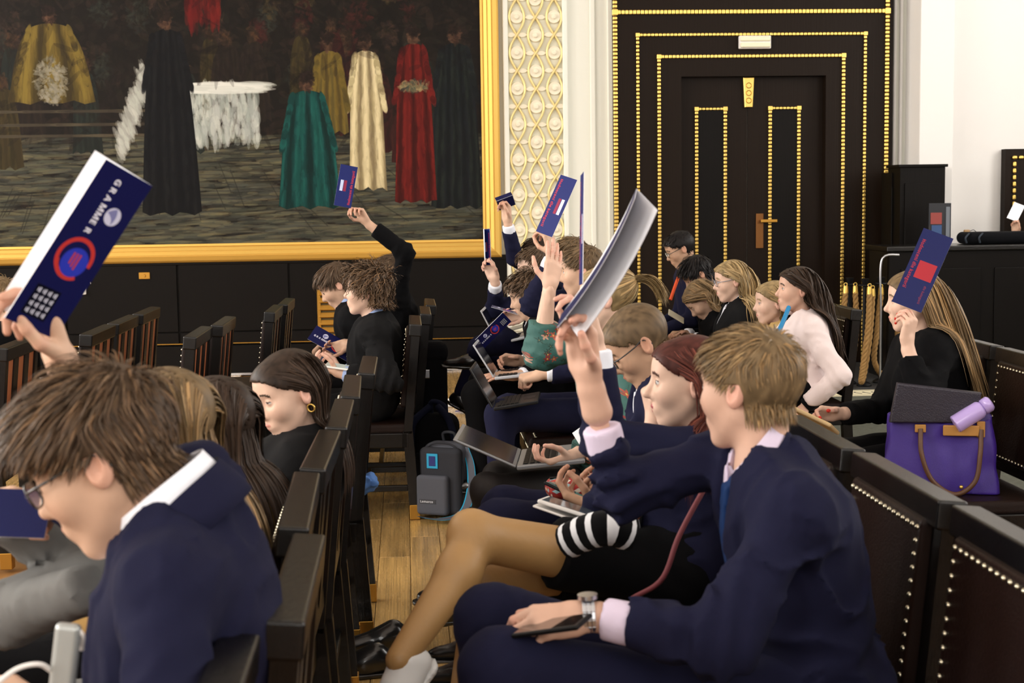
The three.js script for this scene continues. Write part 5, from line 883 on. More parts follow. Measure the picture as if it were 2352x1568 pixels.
const cardMat = { front: phy({ map: cardFront, roughness: 0.4, specularIntensity: 0.3 }), back: phy({ map: cardBack, roughness: 0.4, specularIntensity: 0.3 }), square: phy({ map: cardSquare, roughness: 0.4, specularIntensity: 0.3 }), edge: phy({ color: 0x151a48, roughness: 0.4, specularIntensity: 0.3 }) };
// o = corner where the print starts, a = along the print, b = up across it; the second leaf hinges on the edge at v = 0 or 1
function votingCard(label, o, a, b, face, fold = null, L = 0.297, Wd = 0.105, bend = 0) {
  const O = at(...o), X = at(...a).sub(O).normalize(), Y0 = at(...b).sub(O), Y = Y0.clone().addScaledVector(X, -Y0.dot(X)).normalize(), Z = X.clone().cross(Y), flip = Z.dot(camera.position.clone().sub(O)) < 0 ? -1 : 1;
  const g = base('voting_card', O); tag(g, label, 'card', 'folded voting cards'); g.quaternion.setFromRotationMatrix(new THREE.Matrix4().makeBasis(X, Y, Z));
  const curve = (geo) => { if (bend) { const p = geo.attributes.position; for (let i = 0; i < p.count; i++) p.setZ(i, p.getZ(i) + bend * 4 * (p.getX(i) / L) * (1 - p.getX(i) / L)); geo.computeVertexNormals(); } return geo; };
  const sheet = (z, t) => curve(new THREE.BoxGeometry(L, Wd, t, 12, 1, 1).translate(L / 2, Wd / 2, z));
  const leaf = part('leaf', sheet(0, 0.001), M.whitePaper, g); part('print', sheet(flip * 0.0008, 0.0005), face === 'white' ? M.whitePaper : cardMat[face], leaf);
  part('outer_print', sheet(-flip * 0.0008, 0.0005), face === 'white' ? cardMat.edge : M.whitePaper, leaf);
  if (fold) { const [edge, ang] = fold, s2 = Math.cos(ang) < 0 ? -flip : flip, l2 = part('leaf', curve(new THREE.BoxGeometry(L, Wd, 0.001, 12, 1, 1).translate(L / 2, Wd / 2, 0)), M.whitePaper, g); part('print', curve(new THREE.BoxGeometry(L, Wd, 0.0005, 12, 1, 1).translate(L / 2, Wd / 2, s2 * 0.0008)), fold[2] ? cardMat[fold[2]] : M.whitePaper, l2); part('outer_print', curve(new THREE.BoxGeometry(L, Wd, 0.0005, 12, 1, 1).translate(L / 2, Wd / 2, -s2 * 0.0008)), cardMat.edge, l2); l2.position.y = edge ? Wd : 0; l2.rotation.x = ang; }
  return g;
}
votingCard('large navy card with printed emblems and white flap, upper left', [243, 365, 2.3], [15, 722, 2.3], [305, 405, 2.35], 'front', [1, 3.78]);
votingCard('navy card held up before the painting', [822, 384, 8.42], [806, 478, 8.42], [784, 380, 8.4], 'back', null, 0.24, 0.1);
votingCard('navy emblem card read by the person beside the radiator grille', [706, 778, 7.92], [783, 822, 7.92], [731, 750, 7.98], 'front');
votingCard('blue card held upright beside the gilded frame corner', [1128, 608, 8.45], [1125, 528, 8.45], [1106, 610, 8.5], 'back', [1, 2.4, ''], 0.21, 0.05);
votingCard('folded pale blue card held high by the gilded frame', [1140, 462, 9.25], [1178, 448, 9.25], [1146, 446, 9.4], 'edge', [0, -0.9, ''], 0.11, 0.1);
votingCard('blue card with red lettering raised before the gilded pilaster', [1231, 531, 7.0], [1283, 413, 7.0], [1262, 536, 6.95], 'back');
votingCard('thin card seen edge on, above the raised hands', [1331, 655, 3.6], [1334, 408, 3.6], [1339, 655, 3.5], 'back', null, 0.27, 0.09);
votingCard('pale blurred card raised by the foreground person in navy suit', [1290, 722, 2.98], [1448, 458, 2.9], [1390, 690, 2.86], 'white', [0, -0.5, 'edge'], 0.3, 0.105, 0.012);
votingCard('navy card with red square raised beside the presidium desk', [2048, 692, 5.45], [2118, 532, 5.45], [2112, 690, 5.42], 'square', null, 0.3, 0.115);
votingCard('blue card held low between the laptops', [1112, 800, 7.6], [1150, 762, 7.6], [1095, 765, 7.5], 'front', null, 0.2, 0.1);
votingCard('navy card lying open in the hand above the white shirt', [1128, 705, 8.0], [1188, 722, 8.0], [1150, 698, 8.25], 'front', null, 0.16, 0.1);
votingCard('dark navy card in the fingers at the left picture edge', [-60, 1120, 2.54], [92, 1125, 2.54], [-66, 1215, 2.5], 'edge', null, 0.14, 0.09);
votingCard('small white card in the hand at the right picture edge', [2312, 500, 13.18], [2330, 464, 13.18], [2326, 512, 13.15], 'white', null, 0.16, 0.1);
votingCard('blue leaflet on the floor by the white sneaker', [1045, 946, 10.9], [1085, 945, 10.9], [1047, 941, 11.05], 'back', null, 0.16, 0.1);

// ------------------------------------------------------------------ laptops, tablets, phones
function laptop(label, hinge, along, toUser, lid, col, w = 0.32, d = 0.22, keyCol = 0x121214) {
  const O = at(...hinge), X = V(...along).normalize(), Z = V(...toUser); Z.addScaledVector(X, -Z.dot(X)).normalize(); const Y = Z.clone().cross(X).normalize();
  const g = base('laptop', O); tag(g, label, 'laptop', 'laptops on knees'); g.quaternion.setFromRotationMatrix(new THREE.Matrix4().makeBasis(X, Y, Z));
  const body = std({ color: col, roughness: 0.4, metalness: 0.35 }), key = std({ color: keyCol, roughness: 0.5 });
  const bs = part('base', rbox(w, 0.016, d, 0.005, 0, -0.008, d / 2), body, g);
  part('key_bed', rbox(w * 0.9, 0.002, d * 0.5, 0.001, 0, 0.0006, d * 0.34), key, bs);
  const kg = rbox(0.0165, 0.003, 0.0155, 0.001, 0, 0, 0, 1); for (let r = 0; r < 5; r++) for (let c = 0; c < 14; c++) { const k = part('key', kg, M.plasticBlack, bs); k.position.set(-w * 0.43 + c * w * 0.0665, 0.0028, d * 0.135 + r * d * 0.098); }
  part('touchpad', rbox(w * 0.3, 0.001, d * 0.26, 0.0005, 0, 0.0006, d * 0.79), std({ color: new THREE.Color(col).multiplyScalar(0.8), roughness: 0.3, metalness: 0.3 }), bs);
  const ld = part('screen_lid', rbox(w, d, 0.008, 0.004, 0, d / 2, -0.004), body, g); ld.rotation.x = lid; part('screen', box(w * 0.94, d * 0.88, 0.001, 0, d / 2, 0.0006), std({ color: 0x0a0c10, roughness: 0.15 }), ld);
  return g;
}
laptop('grey laptop with dark keys on the lap of the floral dress', [1192, 1050, 5.05], [0.06, 0, -1], [1, 0.10, 0], -1.05, 0x8d8f92, 0.33, 0.23);
laptop('black laptop on knees in navy trousers', [1138, 925, 6.6], [0.06, 0, -1], [1, 0.16, 0], -0.35, 0x1a1a1c, 0.3, 0.2);
laptop('silver laptop nearly closed on the black trousers', [1140, 858, 7.3], [0.06, 0, -1], [1, 0.1, 0], -0.45, 0xb9bcc2, 0.28, 0.19);
laptop('open silver laptop behind the blue cards', [1148, 780, 8.2], [0.06, 0, -1], [1, 0.22, 0], -0.25, 0xc5c8cd, 0.3, 0.2);
function slab(name, label, category, o, a, b, L, Wd, t, mat, screen) {
  const O = at(...o), X = at(...a).sub(O).normalize(), Y = at(...b).sub(O); Y.addScaledVector(X, -Y.dot(X)).normalize(); const Z = X.clone().cross(Y); const g = base(name, O); tag(g, label, category); g.quaternion.setFromRotationMatrix(new THREE.Matrix4().makeBasis(X, Y, Z));
  const f = Z.dot(V(0, 1, 0).add(camera.position.clone().sub(O).normalize())) < 0 ? -1 : 1;
  part('casing', rbox(L, Wd, t, Math.min(0.012, t * 0.45), L / 2, Wd / 2, 0), mat, g); if (screen) part('screen', rbox(L * 0.93, Wd * 0.9, 0.002, 0.001, L / 2, Wd / 2, f * t / 2), screen, g); return g;
}
const screenMat = std({ color: 0x5a656c, roughness: 0.12 }), darkGlass = phy({ color: 0x08090b, roughness: 0.08, clearcoat: 1 });
const tab = slab('tablet', 'white tablet in an open white cover on the navy lap', 'tablet', [1234, 1150, 3.72], [1428, 1212, 3.68], [1262, 1142, 3.9], 0.25, 0.17, 0.01, M.white, screenMat);
part('cover', rbox(0.25, 0.17, 0.006, 0.003, 0.118, 0.085, -0.016), M.white, tab).rotation.y = 0.03;
slab('phone', 'black phone in the hand with the silver watch', 'phone', [1212, 1432, 2.74], [1300, 1420, 2.7], [1222, 1452, 2.67], 0.14, 0.07, 0.009, M.plasticBlack, darkGlass);
slab('phone', 'dark phone held by the person with bowed head and dark glasses', 'phone', [1248, 1108, 4.1], [1315, 1140, 4.06], [1256, 1098, 4.2], 0.14, 0.07, 0.009, M.plasticBlack, darkGlass);
slab('tablet', 'small white tablet on the knee of the black suit in profile', 'tablet', [744, 842, 7.1], [786, 848, 7.1], [752, 828, 7.25], 0.13, 0.1, 0.009, M.white, std({ color: 0xcfe0dc, roughness: 0.2 }));
slab('tablet', 'pale grey tablet above the black leather shoe', 'tablet', [1140, 768, 8.3], [1190, 754, 8.3], [1146, 758, 8.45], 0.16, 0.11, 0.008, std({ color: 0xbdbcae, roughness: 0.4 }), null);
slab('notebook', 'tan notebook in the hand beside the purple tote', 'notebook', [1822, 936, 5.6], [1905, 975, 5.5], [1822, 950, 5.75], 0.17, 0.11, 0.016, std({ color: 0xcdb283, roughness: 0.7 }), null);
slab('clipboard', 'cream clipboard held below the orange lanyard', 'clipboard', [1535, 722, 9.7], [1562, 738, 9.7], [1540, 712, 9.9], 0.12, 0.2, 0.006, clipMat, null);
slab('charger', 'silver device with a white cable at the bottom left', 'charger', [112, 1580, 1.95], [125, 1462, 1.95], [165, 1584, 1.95], 0.09, 0.035, 0.02, std({ color: 0xa9adab, roughness: 0.35, metalness: 0.5 }), null);
solo('cable', tube([at(148, 1462, 1.95), at(160, 1440, 1.95), at(185, 1452, 1.95), at(188, 1490, 1.98)], 0.0035, 20), M.white, 'thin white cable plugged into the silver device', 'cable');
solo('cable', tube([at(-20, 1580, 1.9), at(40, 1535, 1.92), at(90, 1525, 1.93), at(118, 1540, 1.95)], 0.0035, 20), M.white, 'white cable curving in from the lower left picture corner', 'cable');

// ------------------------------------------------------------------ small worn things
{
  const b = base('wristwatch', at(1352, 1412, 2.735)); tag(b, 'silver link watch on the wrist in the foreground', 'watch'); b.rotation.z = 0.05;
  for (let i = 0; i < 14; i++) { const a = i / 14 * 6.2832; for (const x of [-0.008, 0, 0.008]) { const l = part('link', rbox(0.0075, 0.014, 0.0035, 0.0012, 0, 0, 0, 1), M.steel, b); l.position.set(x, Math.cos(a) * 0.0315, Math.sin(a) * 0.0315); l.rotation.x = a + Math.PI / 2; } }
  part('case', cyl(0.019, 0.019, 0.008, 0, 0.036, 0, 24), M.steel, b);
}
solo('lanyard', tube([at(1573, 600, 9.85), at(1555, 645, 9.78), at(1540, 688, 9.75)], 0.011, 16, 6), std({ color: 0xe8541c, roughness: 0.6 }), 'orange lanyard hanging on the person before the door', 'lanyard');
solo('lanyard', [tube([at(1812, 705, 7.62), at(1800, 735, 7.55), at(1787, 765, 7.52)], 0.012, 16, 6)], std({ color: 0x1c7fb4, roughness: 0.6 }), 'blue lanyard on the pink blazer', 'lanyard');
solo('strap', tube([at(1668, 1048, 3.35), at(1640, 1085, 3.3), at(1560, 1230, 3.25), at(1520, 1330, 3.25), at(1452, 1374, 3.3)], 0.006, 30, 6), std({ color: 0x6a2a30, roughness: 0.7 }), 'dark red bag strap crossing behind the foreground sleeve', 'strap');
{ // black and white striped scarf on the lap
  const pts = [[1300, 1245, 3.45], [1350, 1222, 3.42], [1400, 1212, 3.4], [1448, 1226, 3.42]].map((p) => at(...p)), st = canvasTex(256, 32, (c, w, h) => { c.fillStyle = '#0c0c0e'; c.fillRect(0, 0, w, h); c.fillStyle = '#eceef2'; for (let i = 0; i < 5; i++) c.fillRect(i * 52 + 12, 0, 19, h); });
  const g = tube(pts, 0.042, 40, 14); solo('striped_scarf', g, fabric(0xffffff, { map: st }), 'black and white striped scarf bundled on the lap with the black skirt', 'scarf');
  const p2 = [[1440, 1085, 3.9], [1436, 1130, 3.82], [1432, 1175, 3.8], [1425, 1210, 3.75]].map((p) => at(...p)); const st2 = st.clone(); st2.repeat.set(0.7, 1); st2.wrapS = THREE.RepeatWrapping;
  solo('striped_shawl', tube(p2, 0.05, 30, 14), fabric(0xffffff, { map: st2 }), 'black and white striped shawl hanging behind the tablet', 'shawl');
  solo('leather_strap', tube([at(1432, 1208, 3.6), at(1460, 1175, 3.58), at(1490, 1140, 3.58)], 0.018, 16, 8), std({ color: 0x9a5218, roughness: 0.5 }), 'orange brown leather strap beside the striped scarf', 'strap');
  const pt = canvasTex(256, 128, (c, w, h) => { c.fillStyle = '#a32a2c'; c.fillRect(0, 0, w, h); for (let i = 0; i < 6; i++) for (let j = 0; j < 3; j++) { c.fillStyle = ['#d9b07a', '#9cc4c9', '#b9412f', '#e8dfd0'][(i + j) % 4]; c.save(); c.translate(i * 45 + 20, j * 45 + 22); c.rotate(0.785); c.fillRect(-14, -14, 28, 28); c.restore(); } });
  const pc = base('pencil_case', at(1330, 1118, 4.35)); tag(pc, 'red patterned pouch lying behind the phone', 'pouch'); pc.rotation.y = 0.2; part('pouch', rbox(0.2, 0.06, 0.09, 0.028, 0, 0, 0, 3), std({ map: pt, roughness: 0.7 }), pc); part('zipper', rbox(0.18, 0.006, 0.01, 0.002, 0, 0.031, 0), M.plasticBlack, pc);
  const pp = base('badge', at(1345, 995, 4.85)); tag(pp, 'blank white paper badge on the floral dress', 'badge'); pp.rotation.set(-0.5, -0.4, 0.5); part('paper', rbox(0.075, 0.06, 0.001, 0.0004), M.whitePaper, pp);
}
// ------------------------------------------------------------------ bags
{
  const q = at(1030, 1140, 7.4), b = base('backpack', V(q.x, 0, q.z), -0.35); tag(b, 'grey backpack with cyan trimmed strap standing on the floor', 'backpack');
  const gm = fabric(0x5c5e66), dk = fabric(0x3a3b40), cy = std({ color: 0x1a9ac4, roughness: 0.6 });
  part('main_body', rbox(0.235, 0.36, 0.15, 0.05, 0, 0.2, 0, 4), gm, b); part('middle_panel', rbox(0.225, 0.34, 0.06, 0.028, 0, 0.195, 0.085, 3), dk, b);
  const fp = part('front_pocket', rbox(0.17, 0.2, 0.05, 0.02, -0.03, 0.13, 0.125, 3), gm, b);
  const lt = canvasTex(128, 32, (c, w, h) => { c.fillStyle = '#3a3b40'; c.fillRect(0, 0, w, h); c.fillStyle = '#c9ccd2'; c.font = 'bold 24px sans-serif'; c.fillText('Lamarco', 6, 24); });
  part('lettering', box(0.09, 0.022, 0.001, -0.05, 0.1, 0.1508), std({ map: lt, roughness: 0.8 }), fp);
  const lab = part('blue_patch', rbox(0.06, 0.075, 0.004, 0.002, -0.035, 0.3, 0.118), cy, b); part('patch_centre', rbox(0.036, 0.05, 0.004, 0.002, -0.035, 0.3, 0.12), std({ color: 0x14206a, roughness: 0.6 }), lab);
  part('zip', [tube([V(-0.1, 0.05, 0.08), V(-0.108, 0.3, 0.078), V(-0.06, 0.375, 0.075), V(0.06, 0.375, 0.075), V(0.108, 0.3, 0.078), V(0.1, 0.05, 0.08)], 0.005, 60, 6)], dk, b);
  part('top_handle', tube([V(-0.03, 0.37, -0.03), V(-0.03, 0.42, -0.02), V(0.03, 0.42, -0.02), V(0.03, 0.37, -0.03)], 0.008, 20, 6), dk, b);
  const sp = [V(0.1, 0.36, 0.02), V(0.15, 0.28, 0.07), V(0.16, 0.15, 0.1), V(0.13, 0.05, 0.14), V(0.04, 0.022, 0.18), V(-0.08, 0.022, 0.17)], strapBand = (w, o) => { const c = new THREE.CatmullRomCurve3(sp), P = [], I = [], n = 40; for (let i = 0; i <= n; i++) { const p = c.getPoint(i / n); for (const [a, e] of [[-w, 0], [w, 0], [w, o], [-w, o]]) P.push(p.x + e * 0.5 + a * 0.85, p.y + e * 0.4, p.z + e * 0.6 + a * 0.5); } for (let i = 0; i < n; i++) for (let k = 0; k < 4; k++) { const a = i * 4 + k, b2 = i * 4 + (k + 1) % 4; I.push(a, b2, a + 4, b2, b2 + 4, a + 4); } const g = new THREE.BufferGeometry(); g.setAttribute('position', new THREE.Float32BufferAttribute(P, 3)); g.setAttribute('uv', new THREE.Float32BufferAttribute(new Float32Array(P.length / 3 * 2), 2)); g.setIndex(I); g.computeVertexNormals(); return g; };
  const s = part('shoulder_strap', strapBand(0.026, 0.01), fabric(0x5a5d66), b); part('strap_trim', strapBand(0.034, 0.006), cy, s);
  const q2 = at(1012, 990, 7.85), k = base('backpack', V(q2.x - 0.02, 0, q2.z), -0.2); tag(k, 'black backpack leaning behind the grey backpack', 'backpack');
  const bk = fabric(0x101013), bl = fabric(0x171a2c);
  part('main_body', rbox(0.24, 0.44, 0.17, 0.07, 0, 0.24, 0, 4), bk, k); part('front_pocket', rbox(0.2, 0.2, 0.06, 0.028, 0, 0.16, 0.1, 3), bk, k); part('top_handle', tube([V(-0.03, 0.45, 0), V(-0.02, 0.52, 0.02), V(0.05, 0.5, 0.03), V(0.06, 0.43, 0.03)], 0.014, 20, 8), bl, k);
  part('strap', tube([V(0.02, 0.5, 0.05), V(0.09, 0.44, 0.1), V(0.13, 0.3, 0.12), V(0.12, 0.1, 0.12)], 0.02, 24, 8), bl, k); part('strap', tube([V(-0.02, 0.5, 0.05), V(-0.1, 0.42, 0.1), V(-0.12, 0.28, 0.11)], 0.02, 24, 8), bl, k);
  const q3 = at(995, 840, 8.5), r = base('backpack', V(q3.x, 0.0, q3.z), 0.1); tag(r, 'slim black rucksack hung upright behind the chair of the black suit in profile', 'backpack');
  part('main_body', rbox(0.16, 0.62, 0.18, 0.06, 0, 0.42, 0, 4), bk, r); part('flap', rbox(0.17, 0.12, 0.2, 0.05, 0, 0.72, 0, 3), bk, r); part('white_tag', rbox(0.025, 0.09, 0.006, 0.003, 0.05, 0.3, 0.093), M.white, r); part('buckle', rbox(0.03, 0.05, 0.012, 0.004, -0.04, 0.6, 0.1), M.steel, r); part('support', rbox(0.1, 0.12, 0.12, 0.03, 0, 0.06, 0), bk, r);
  // blue cloth hanging over the chair rail
  const bc = (() => { const c = at(836, 1108, 5.7), f = (x, y, z) => { const d = ellip(V(0, 0, 0), 0.06, 0.034, 0.05)(x, y, z); return d + noise3(x * 38, y * 38, z * 38) * 0.014 + noise3(x * 80, y * 60, z * 80) * 0.004; }; const g = netMesh(f, V(-0.1, -0.07, -0.09), V(0.1, 0.07, 0.09), 0.004); g.translate(c.x, c.y, c.z); return g; })();
  solo('blue_cloth', bc, fabric(0x5d86c9, { roughness: 0.8 }), 'light blue cloth crumpled on the rail of the last near chair', 'cloth');
}
{ // purple tote with a dark handbag and a rolled lilac bottle on the chair of the right row
  const c = hall(1.98, 0.49, 5.28), b = base('tote_bag', c, FACE + 1.3); tag(b, 'purple tote bag with tan leather handles standing on a chair', 'bag');
  const pu = phy({ color: 0x3a1f86, roughness: 0.45, sheen: 0.5, bumpMap: rep(weaveTex, 6, 6), bumpScale: 0.0008, side: THREE.DoubleSide }), tan = std({ color: 0xb4813e, roughness: 0.5 }), br = std({ color: 0x5a3a22, roughness: 0.5 });
  const f = (x, y, z) => { const t = clamp(y / 0.27, 0, 1), w = mix(0.19, 0.165, t), d = mix(0.085, 0.045, t), a = Math.abs(x) - w, e = Math.abs(z) - d, q = Math.hypot(Math.max(a, 0), Math.max(e, 0)) + Math.min(Math.max(a, e), 0) - 0.02, top = y - 0.262 - 0.02 * Math.abs(x) / 0.19 - 0.012 * noise3(x * 14, 0, z * 14); return Math.max(q + noise3(x * 13, y * 11, z * 13) * 0.01 + noise3(x * 30, y * 20, z * 30) * 0.003, top, -y); };
  part('bag_body', netMesh(f, V(-0.26, -0.02, -0.16), V(0.26, 0.32, 0.16), 0.006), pu, b);
  part('flap', rbox(0.13, 0.04, 0.012, 0.005, 0.07, 0.235, 0.088), tan, b); part('handle_tab', rbox(0.04, 0.03, 0.012, 0.004, -0.075, 0.24, 0.082), tan, b); part('handle_tab', rbox(0.03, 0.06, 0.012, 0.004, 0.14, 0.24, 0.08), tan, b); part('snap', new THREE.SphereGeometry(0.008, 12, 8).translate(0.07, 0.03, 0.118), M.gold, b);
  part('handle', tube([V(-0.075, 0.24, 0.09), V(-0.072, 0.15, 0.118), V(-0.03, 0.05, 0.128), V(0.05, 0.005, 0.13), V(0.115, 0.05, 0.128), V(0.135, 0.15, 0.115), V(0.14, 0.24, 0.088)], 0.009, 48, 8), br, b);
  part('handle', tube([V(-0.075, 0.24, -0.08), V(-0.06, 0.3, -0.06), V(0.1, 0.3, -0.06), V(0.14, 0.24, -0.08)], 0.009, 30, 8), br, b);
  const h = base('handbag', c.clone().add(V(-0.025, 0.298, 0.07)), FACE + 1.38); tag(h, 'dark glittering flat handbag sticking out of the purple tote', 'bag');
  part('handbag_body', (() => { const s = new THREE.Shape(); s.moveTo(-0.165, 0); s.lineTo(0.135, 0.0); s.lineTo(0.15, 0.1); s.lineTo(-0.14, 0.135); s.closePath(); return new THREE.ExtrudeGeometry(s, { depth: 0.03, bevelEnabled: true, bevelSize: 0.006, bevelThickness: 0.006, bevelSegments: 3 }).translate(-0.005, -0.03, -0.02); })(), std({ color: 0x2c2833, roughness: 0.4, metalness: 0.25, bumpMap: rep(leatherTex, 14, 14), bumpScale: 0.002 }), h);
  const bo = base('water_bottle', c.clone().add(V(0.09, 0.296, 0.1)), 0); bo.rotation.set(0.35, 0.2, -1.05); tag(bo, 'lilac bottle lying on top of the purple tote', 'bottle');
  const li = phy({ color: 0xb9a2e0, roughness: 0.3, clearcoat: 0.5 }); part('bottle_body', new THREE.LatheGeometry([[0, -0.075], [0.03, -0.075], [0.034, -0.07], [0.034, 0.03], [0.026, 0.045], [0.0, 0.047]].map(([x, y]) => new THREE.Vector2(x, y)), 24), li, bo); part('cap', new THREE.LatheGeometry([[0, 0.045], [0.03, 0.045], [0.03, 0.072], [0.024, 0.08], [0, 0.08]].map(([x, y]) => new THREE.Vector2(x, y)), 24), li, bo);
  solo('wooden_handle', tube([c.clone().add(V(0.14, 0.27, 0)), c.clone().add(V(0.19, 0.31, -0.02))], 0.011, 8, 10), std({ color: 0xa4784e, roughness: 0.5 }), 'short wooden handle poking out of the purple tote', 'handle');
}
// ------------------------------------------------------------------ right background: desk, cabinet, rope stands
{
  const d = 12.6, tp = at(2150, 575, d), u0 = 3.55, w0 = 12.2, g = base('desk', hall(0, 0, 0), WALLTURN); tag(g, 'long black wooden presidium desk at the right background', 'desk');
  const u = (px, dd) => { const p = at(px, 600, dd); return p.x * CA - p.z * SA; }, a = u(2046, 12.4), top = 1.14;
  part('front_panel', box(3.4, top - 0.04, 0.05, a + 1.7, (top - 0.04) / 2, -12.2), M.darkWood, g); part('side_panel', box(0.05, top - 0.04, 0.5, a + 0.025, (top - 0.04) / 2, -12.46), M.blackWood, g); part('desk_top', rbox(3.5, 0.045, 0.62, 0.01, a + 1.72, top - 0.02, -12.46), M.blackWood, g);
  for (let k = 0; k < 4; k++) part('panel', rbox(0.7, 0.8, 0.02, 0.006, a + 0.45 + k * 0.82, 0.55, -12.17), M.darkWood, g);
  const cb = base('cabinet', hall(0, 0, 0), WALLTURN); tag(cb, 'tall black cabinet with flat cornice beside the great door', 'cabinet');
  const c0 = u(2078, 13.1), c1 = u(2194, 13.0), ch = 1.83; part('carcass', box(c1 - c0, ch, 0.32, (c0 + c1) / 2, ch / 2, -13.12), M.darkWood, cb); part('cornice', rbox(c1 - c0 + 0.04, 0.025, 0.36, 0.004, (c0 + c1) / 2, ch + 0.008, -13.12), M.darkWood, cb); part('door', rbox((c1 - c0) * 0.8, ch * 0.8, 0.02, 0.005, (c0 + c1) / 2, ch * 0.52, -12.955), M.darkWood, cb);
  const c2 = u(2048, 13.4), lb = base('cabinet', hall(0, 0, 0), WALLTURN); tag(lb, 'lower black cabinet between the great door and the tall cabinet', 'cabinet'); part('carcass', box(c0 - c2 - 0.01, 1.78, 0.28, (c0 + c2) / 2, 0.89, -13.3), M.darkWood, lb); part('door', rbox((c0 - c2) * 0.8, 1.5, 0.015, 0.004, (c0 + c2) / 2, 0.9, -13.155), M.darkWood, lb);
  const bg = base('black_bag', hall(u(2290, 12.5), top, 12.45), WALLTURN); tag(bg, 'flat black bag lying on the presidium desk', 'bag'); part('bag_body', rbox(0.62, 0.105, 0.3, 0.05, 0.1, 0.056, 0, 4), fabric(0x0c0d10), bg); for (const x of [-0.22, -0.1]) part('strap', tube([V(x, 0.02, 0.15), V(x - 0.02, 0.06, 0.175), V(x + 0.03, 0.1, 0.13)], 0.008, 14, 6), fabric(0x3a4048), bg);
  const sm = base('clip', hall(u(2252, 12.5), top + 0.105, 12.5), WALLTURN); tag(sm, 'small brown and cream clip on the black bag', 'clip'); part('clip_body', rbox(0.05, 0.022, 0.03, 0.006, 0, 0.012, 0), std({ color: 0xa08058, roughness: 0.5 }), sm); part('wire', tube([V(0.03, 0.01, 0), V(0.06, 0.02, 0), V(0.08, 0.004, 0.01)], 0.003, 10, 5), M.plasticBlack, sm);
  const st = base('display_stand', hall(u(2186, 12.55), top, 12.55), WALLTURN); tag(st, 'dark narrow display panel standing on the desk before the tall cabinet', 'display'); part('panel', rbox(0.2, 0.36, 0.02, 0.003, 0, 0.182, 0), std({ color: 0x12141c, roughness: 0.4 }), st); part('base', rbox(0.16, 0.012, 0.1, 0.003, 0, 0.006, 0), M.plasticBlack, st);
  part('coloured_sheet', box(0.1, 0.1, 0.004, -0.035, 0.23, 0.013), std({ color: 0x8d3a34, roughness: 0.6 }), st); part('coloured_sheet', box(0.09, 0.12, 0.004, -0.03, 0.11, 0.013), std({ color: 0x2c4a78, roughness: 0.6 }), st); part('coloured_sheet', box(0.035, 0.3, 0.004, 0.07, 0.18, 0.013), std({ color: 0x6a7078, roughness: 0.6 }), st);
  const sp = base('steel_rail', hall(u(2048, 11.9), 0, 11.85), WALLTURN); tag(sp, 'bent thin steel rail standing by the end of the desk', 'rail'); part('tube', tube([V(-0.02, 0.012, 0), V(-0.02, 0.6, 0), V(-0.01, 1.06, 0), V(0.03, 1.085, 0), V(0.13, 1.085, 0)], 0.01, 40, 8), M.steel, sp);
  // rope barrier posts pushed together
  const rm = std({ color: 0xa8814a, roughness: 0.85, bumpMap: rep(weaveTex, 3, 30), bumpScale: 0.002 });
  const twist = (P, r, turns, ph) => { const c = new THREE.CatmullRomCurve3(P), pts = [], n = 110, up = V(0.3, 0.1, 1).normalize(); for (let i = 0; i <= n; i++) { const p = c.getPoint(i / n), t = c.getTangent(i / n), x = t.clone().cross(up).normalize(), y = t.clone().cross(x), a = i / n * turns * 6.2832 + ph; pts.push(p.addScaledVector(x, Math.cos(a) * r).addScaledVector(y, Math.sin(a) * r)); } return tube(pts, 0.0135, 170, 6); };
  const post = (px, dd, n) => { const p = at(px, 830, dd), s = base('rope_stand', V(p.x, 0, p.z), WALLTURN); tag(s, ['rope barrier post at the left of the group beside the door', 'rope barrier post in the middle of the group beside the door', 'rope barrier post on the right of the group, next to the steel rail'][n], 'barrier post', 'rope barrier posts'); part('post', cyl(0.018, 0.018, 0.82, 0, 0.44, 0, 14), M.plasticBlack, s); part('base_plate', new THREE.LatheGeometry([[0, 0], [0.062, 0], [0.062, 0.014], [0.03, 0.035], [0, 0.035]].map(([x, y]) => new THREE.Vector2(x, y)), 28), M.plasticBlack, s); part('hook_ring', new THREE.TorusGeometry(0.045, 0.008, 8, 20).rotateX(Math.PI / 2).translate(0, 0.84, 0), M.plasticBlack, s); part('finial', cyl(0.02, 0.035, 0.05, 0, 0.87, 0, 14), M.plasticBlack, s); return s; };
  const names = ['thick golden brown rope hanging in a loop from the left post', 'thick golden brown rope hanging straight from the middle post', 'thick golden brown rope sagging from the right post'];
  [[1950, 12.3], [1985, 12.15], [2022, 12.35]].forEach(([px, dd], n) => {
    const s = post(px, dd, n), r = base('barrier_rope', s.position.clone(), WALLTURN); tag(r, names[n], 'rope', 'barrier ropes');
    const P = [[V(-0.05, 0.78, 0.05), V(-0.08, 0.5, 0.08), V(-0.09, 0.2, 0.08), V(-0.05, 0.12, 0.1), V(0.0, 0.24, 0.11), V(0.03, 0.5, 0.1), V(0.03, 0.78, 0.06)], [V(0.02, 0.78, 0.06), V(0.0, 0.5, 0.09), V(-0.04, 0.2, 0.1), V(-0.06, 0.05, 0.11), V(-0.03, 0.06, 0.06), V(0.03, 0.4, 0.04), V(0.06, 0.76, 0.02)], [V(-0.02, 0.76, 0.06), V(-0.06, 0.45, 0.09), V(-0.08, 0.18, 0.1), V(0.0, 0.06, 0.12), V(0.1, 0.05, 0.1), V(0.13, 0.3, 0.07), V(0.1, 0.76, 0.03)]][n];
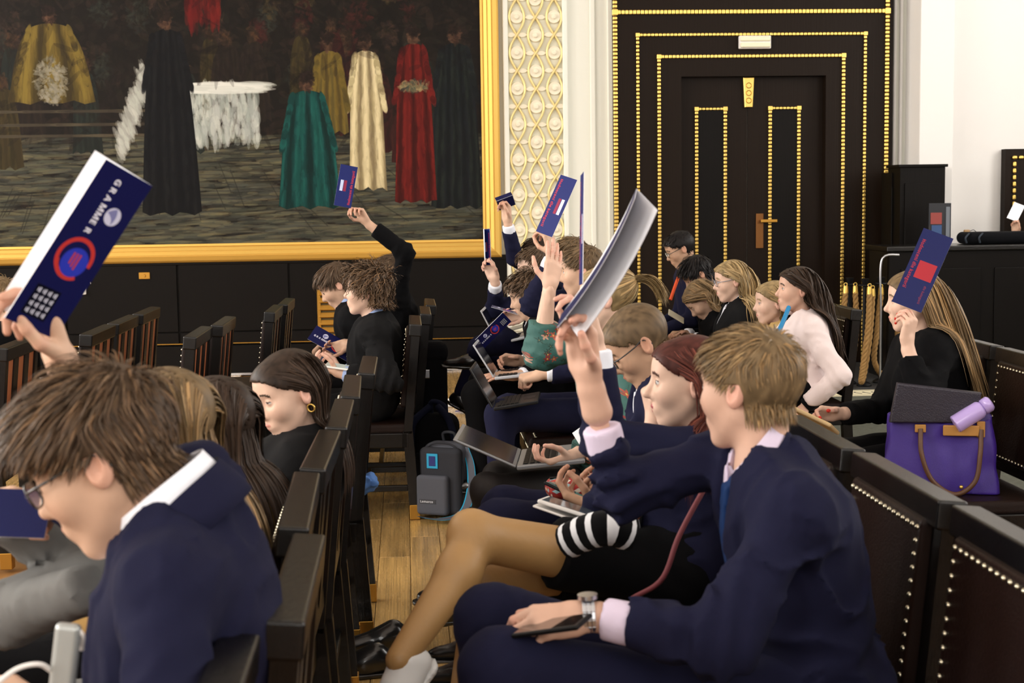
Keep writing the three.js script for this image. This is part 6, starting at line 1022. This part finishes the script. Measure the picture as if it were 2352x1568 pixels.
    for (let k = 0; k < 3; k++) part('strand', twist(P, 0.0115, 13, k * 2.0944), rm, r); for (const e of [P[0], P[P.length - 1]]) part('brass_end', [cyl(0.024, 0.02, 0.06, e.x, e.y + 0.02, e.z, 12), new THREE.TorusGeometry(0.014, 0.004, 6, 14).translate(e.x, e.y + 0.062, e.z)], M.gold, r);
  });
  // silver studded case behind the empty chairs
  const sc = at(550, 850, 9.5), sl = base('metal_case', V(sc.x, 0, sc.z), 0.3); tag(sl, 'small silver studded case behind the empty chairs', 'case'); part('case_body', rbox(0.16, 0.42, 0.14, 0.006, 0, 0.215, 0), M.steel, sl); for (const y of [0.08, 0.36]) part('stud_row', [-0.06, -0.03, 0, 0.03, 0.06].map((x) => new THREE.SphereGeometry(0.01, 8, 6).translate(x, y, 0.072)), M.steel, sl).userData.kind = 'stuff';
}
// loose white shoe and dark shoe under the middle row
{
  const sh = (px, py, dd, m, label, t) => { const p = at(px, py, dd), g = base('shoe', V(p.x, 0, p.z), t); tag(g, label, 'shoe'); const up = blend([cone(V(0, 0.045, -0.09), V(0, 0.05, -0.02), 0.036, 0.04), cone(V(0, 0.05, -0.02), V(0, 0.034, 0.12), 0.04, 0.03), cone(V(0, 0.06, -0.07), V(0, 0.08, -0.06), 0.036, 0.034)], 0.03); part('upper', netMesh((x, y, z) => Math.max(up(x, y, z), 0.012 - y), V(-0.07, 0, -0.16), V(0.07, 0.14, 0.18), 0.006), m, g); part('sole', netMesh((x, y, z) => Math.max(cone(V(0, 0.012, -0.09), V(0, 0.012, 0.125), 0.04, 0.038)(x, y, z), Math.abs(y - 0.009) - 0.009), V(-0.07, -0.005, -0.16), V(0.07, 0.04, 0.18), 0.005), m, g); };
  sh(1066, 918, 11.3, C.sneaker, 'white sneaker on the floor beyond the black backpack', FACE); sh(868, 1490, 5.18, C.shoe, 'black laced shoe on the floor beside the chair legs', FACE + 0.3); sh(826, 1545, 4.92, C.shoe, 'black shoe at the bottom between chair and white sneaker', FACE + 0.2);
}
scene.traverse((o) => { if (o.isLight) o.castShadow = true; });
renderer.render(scene, camera);
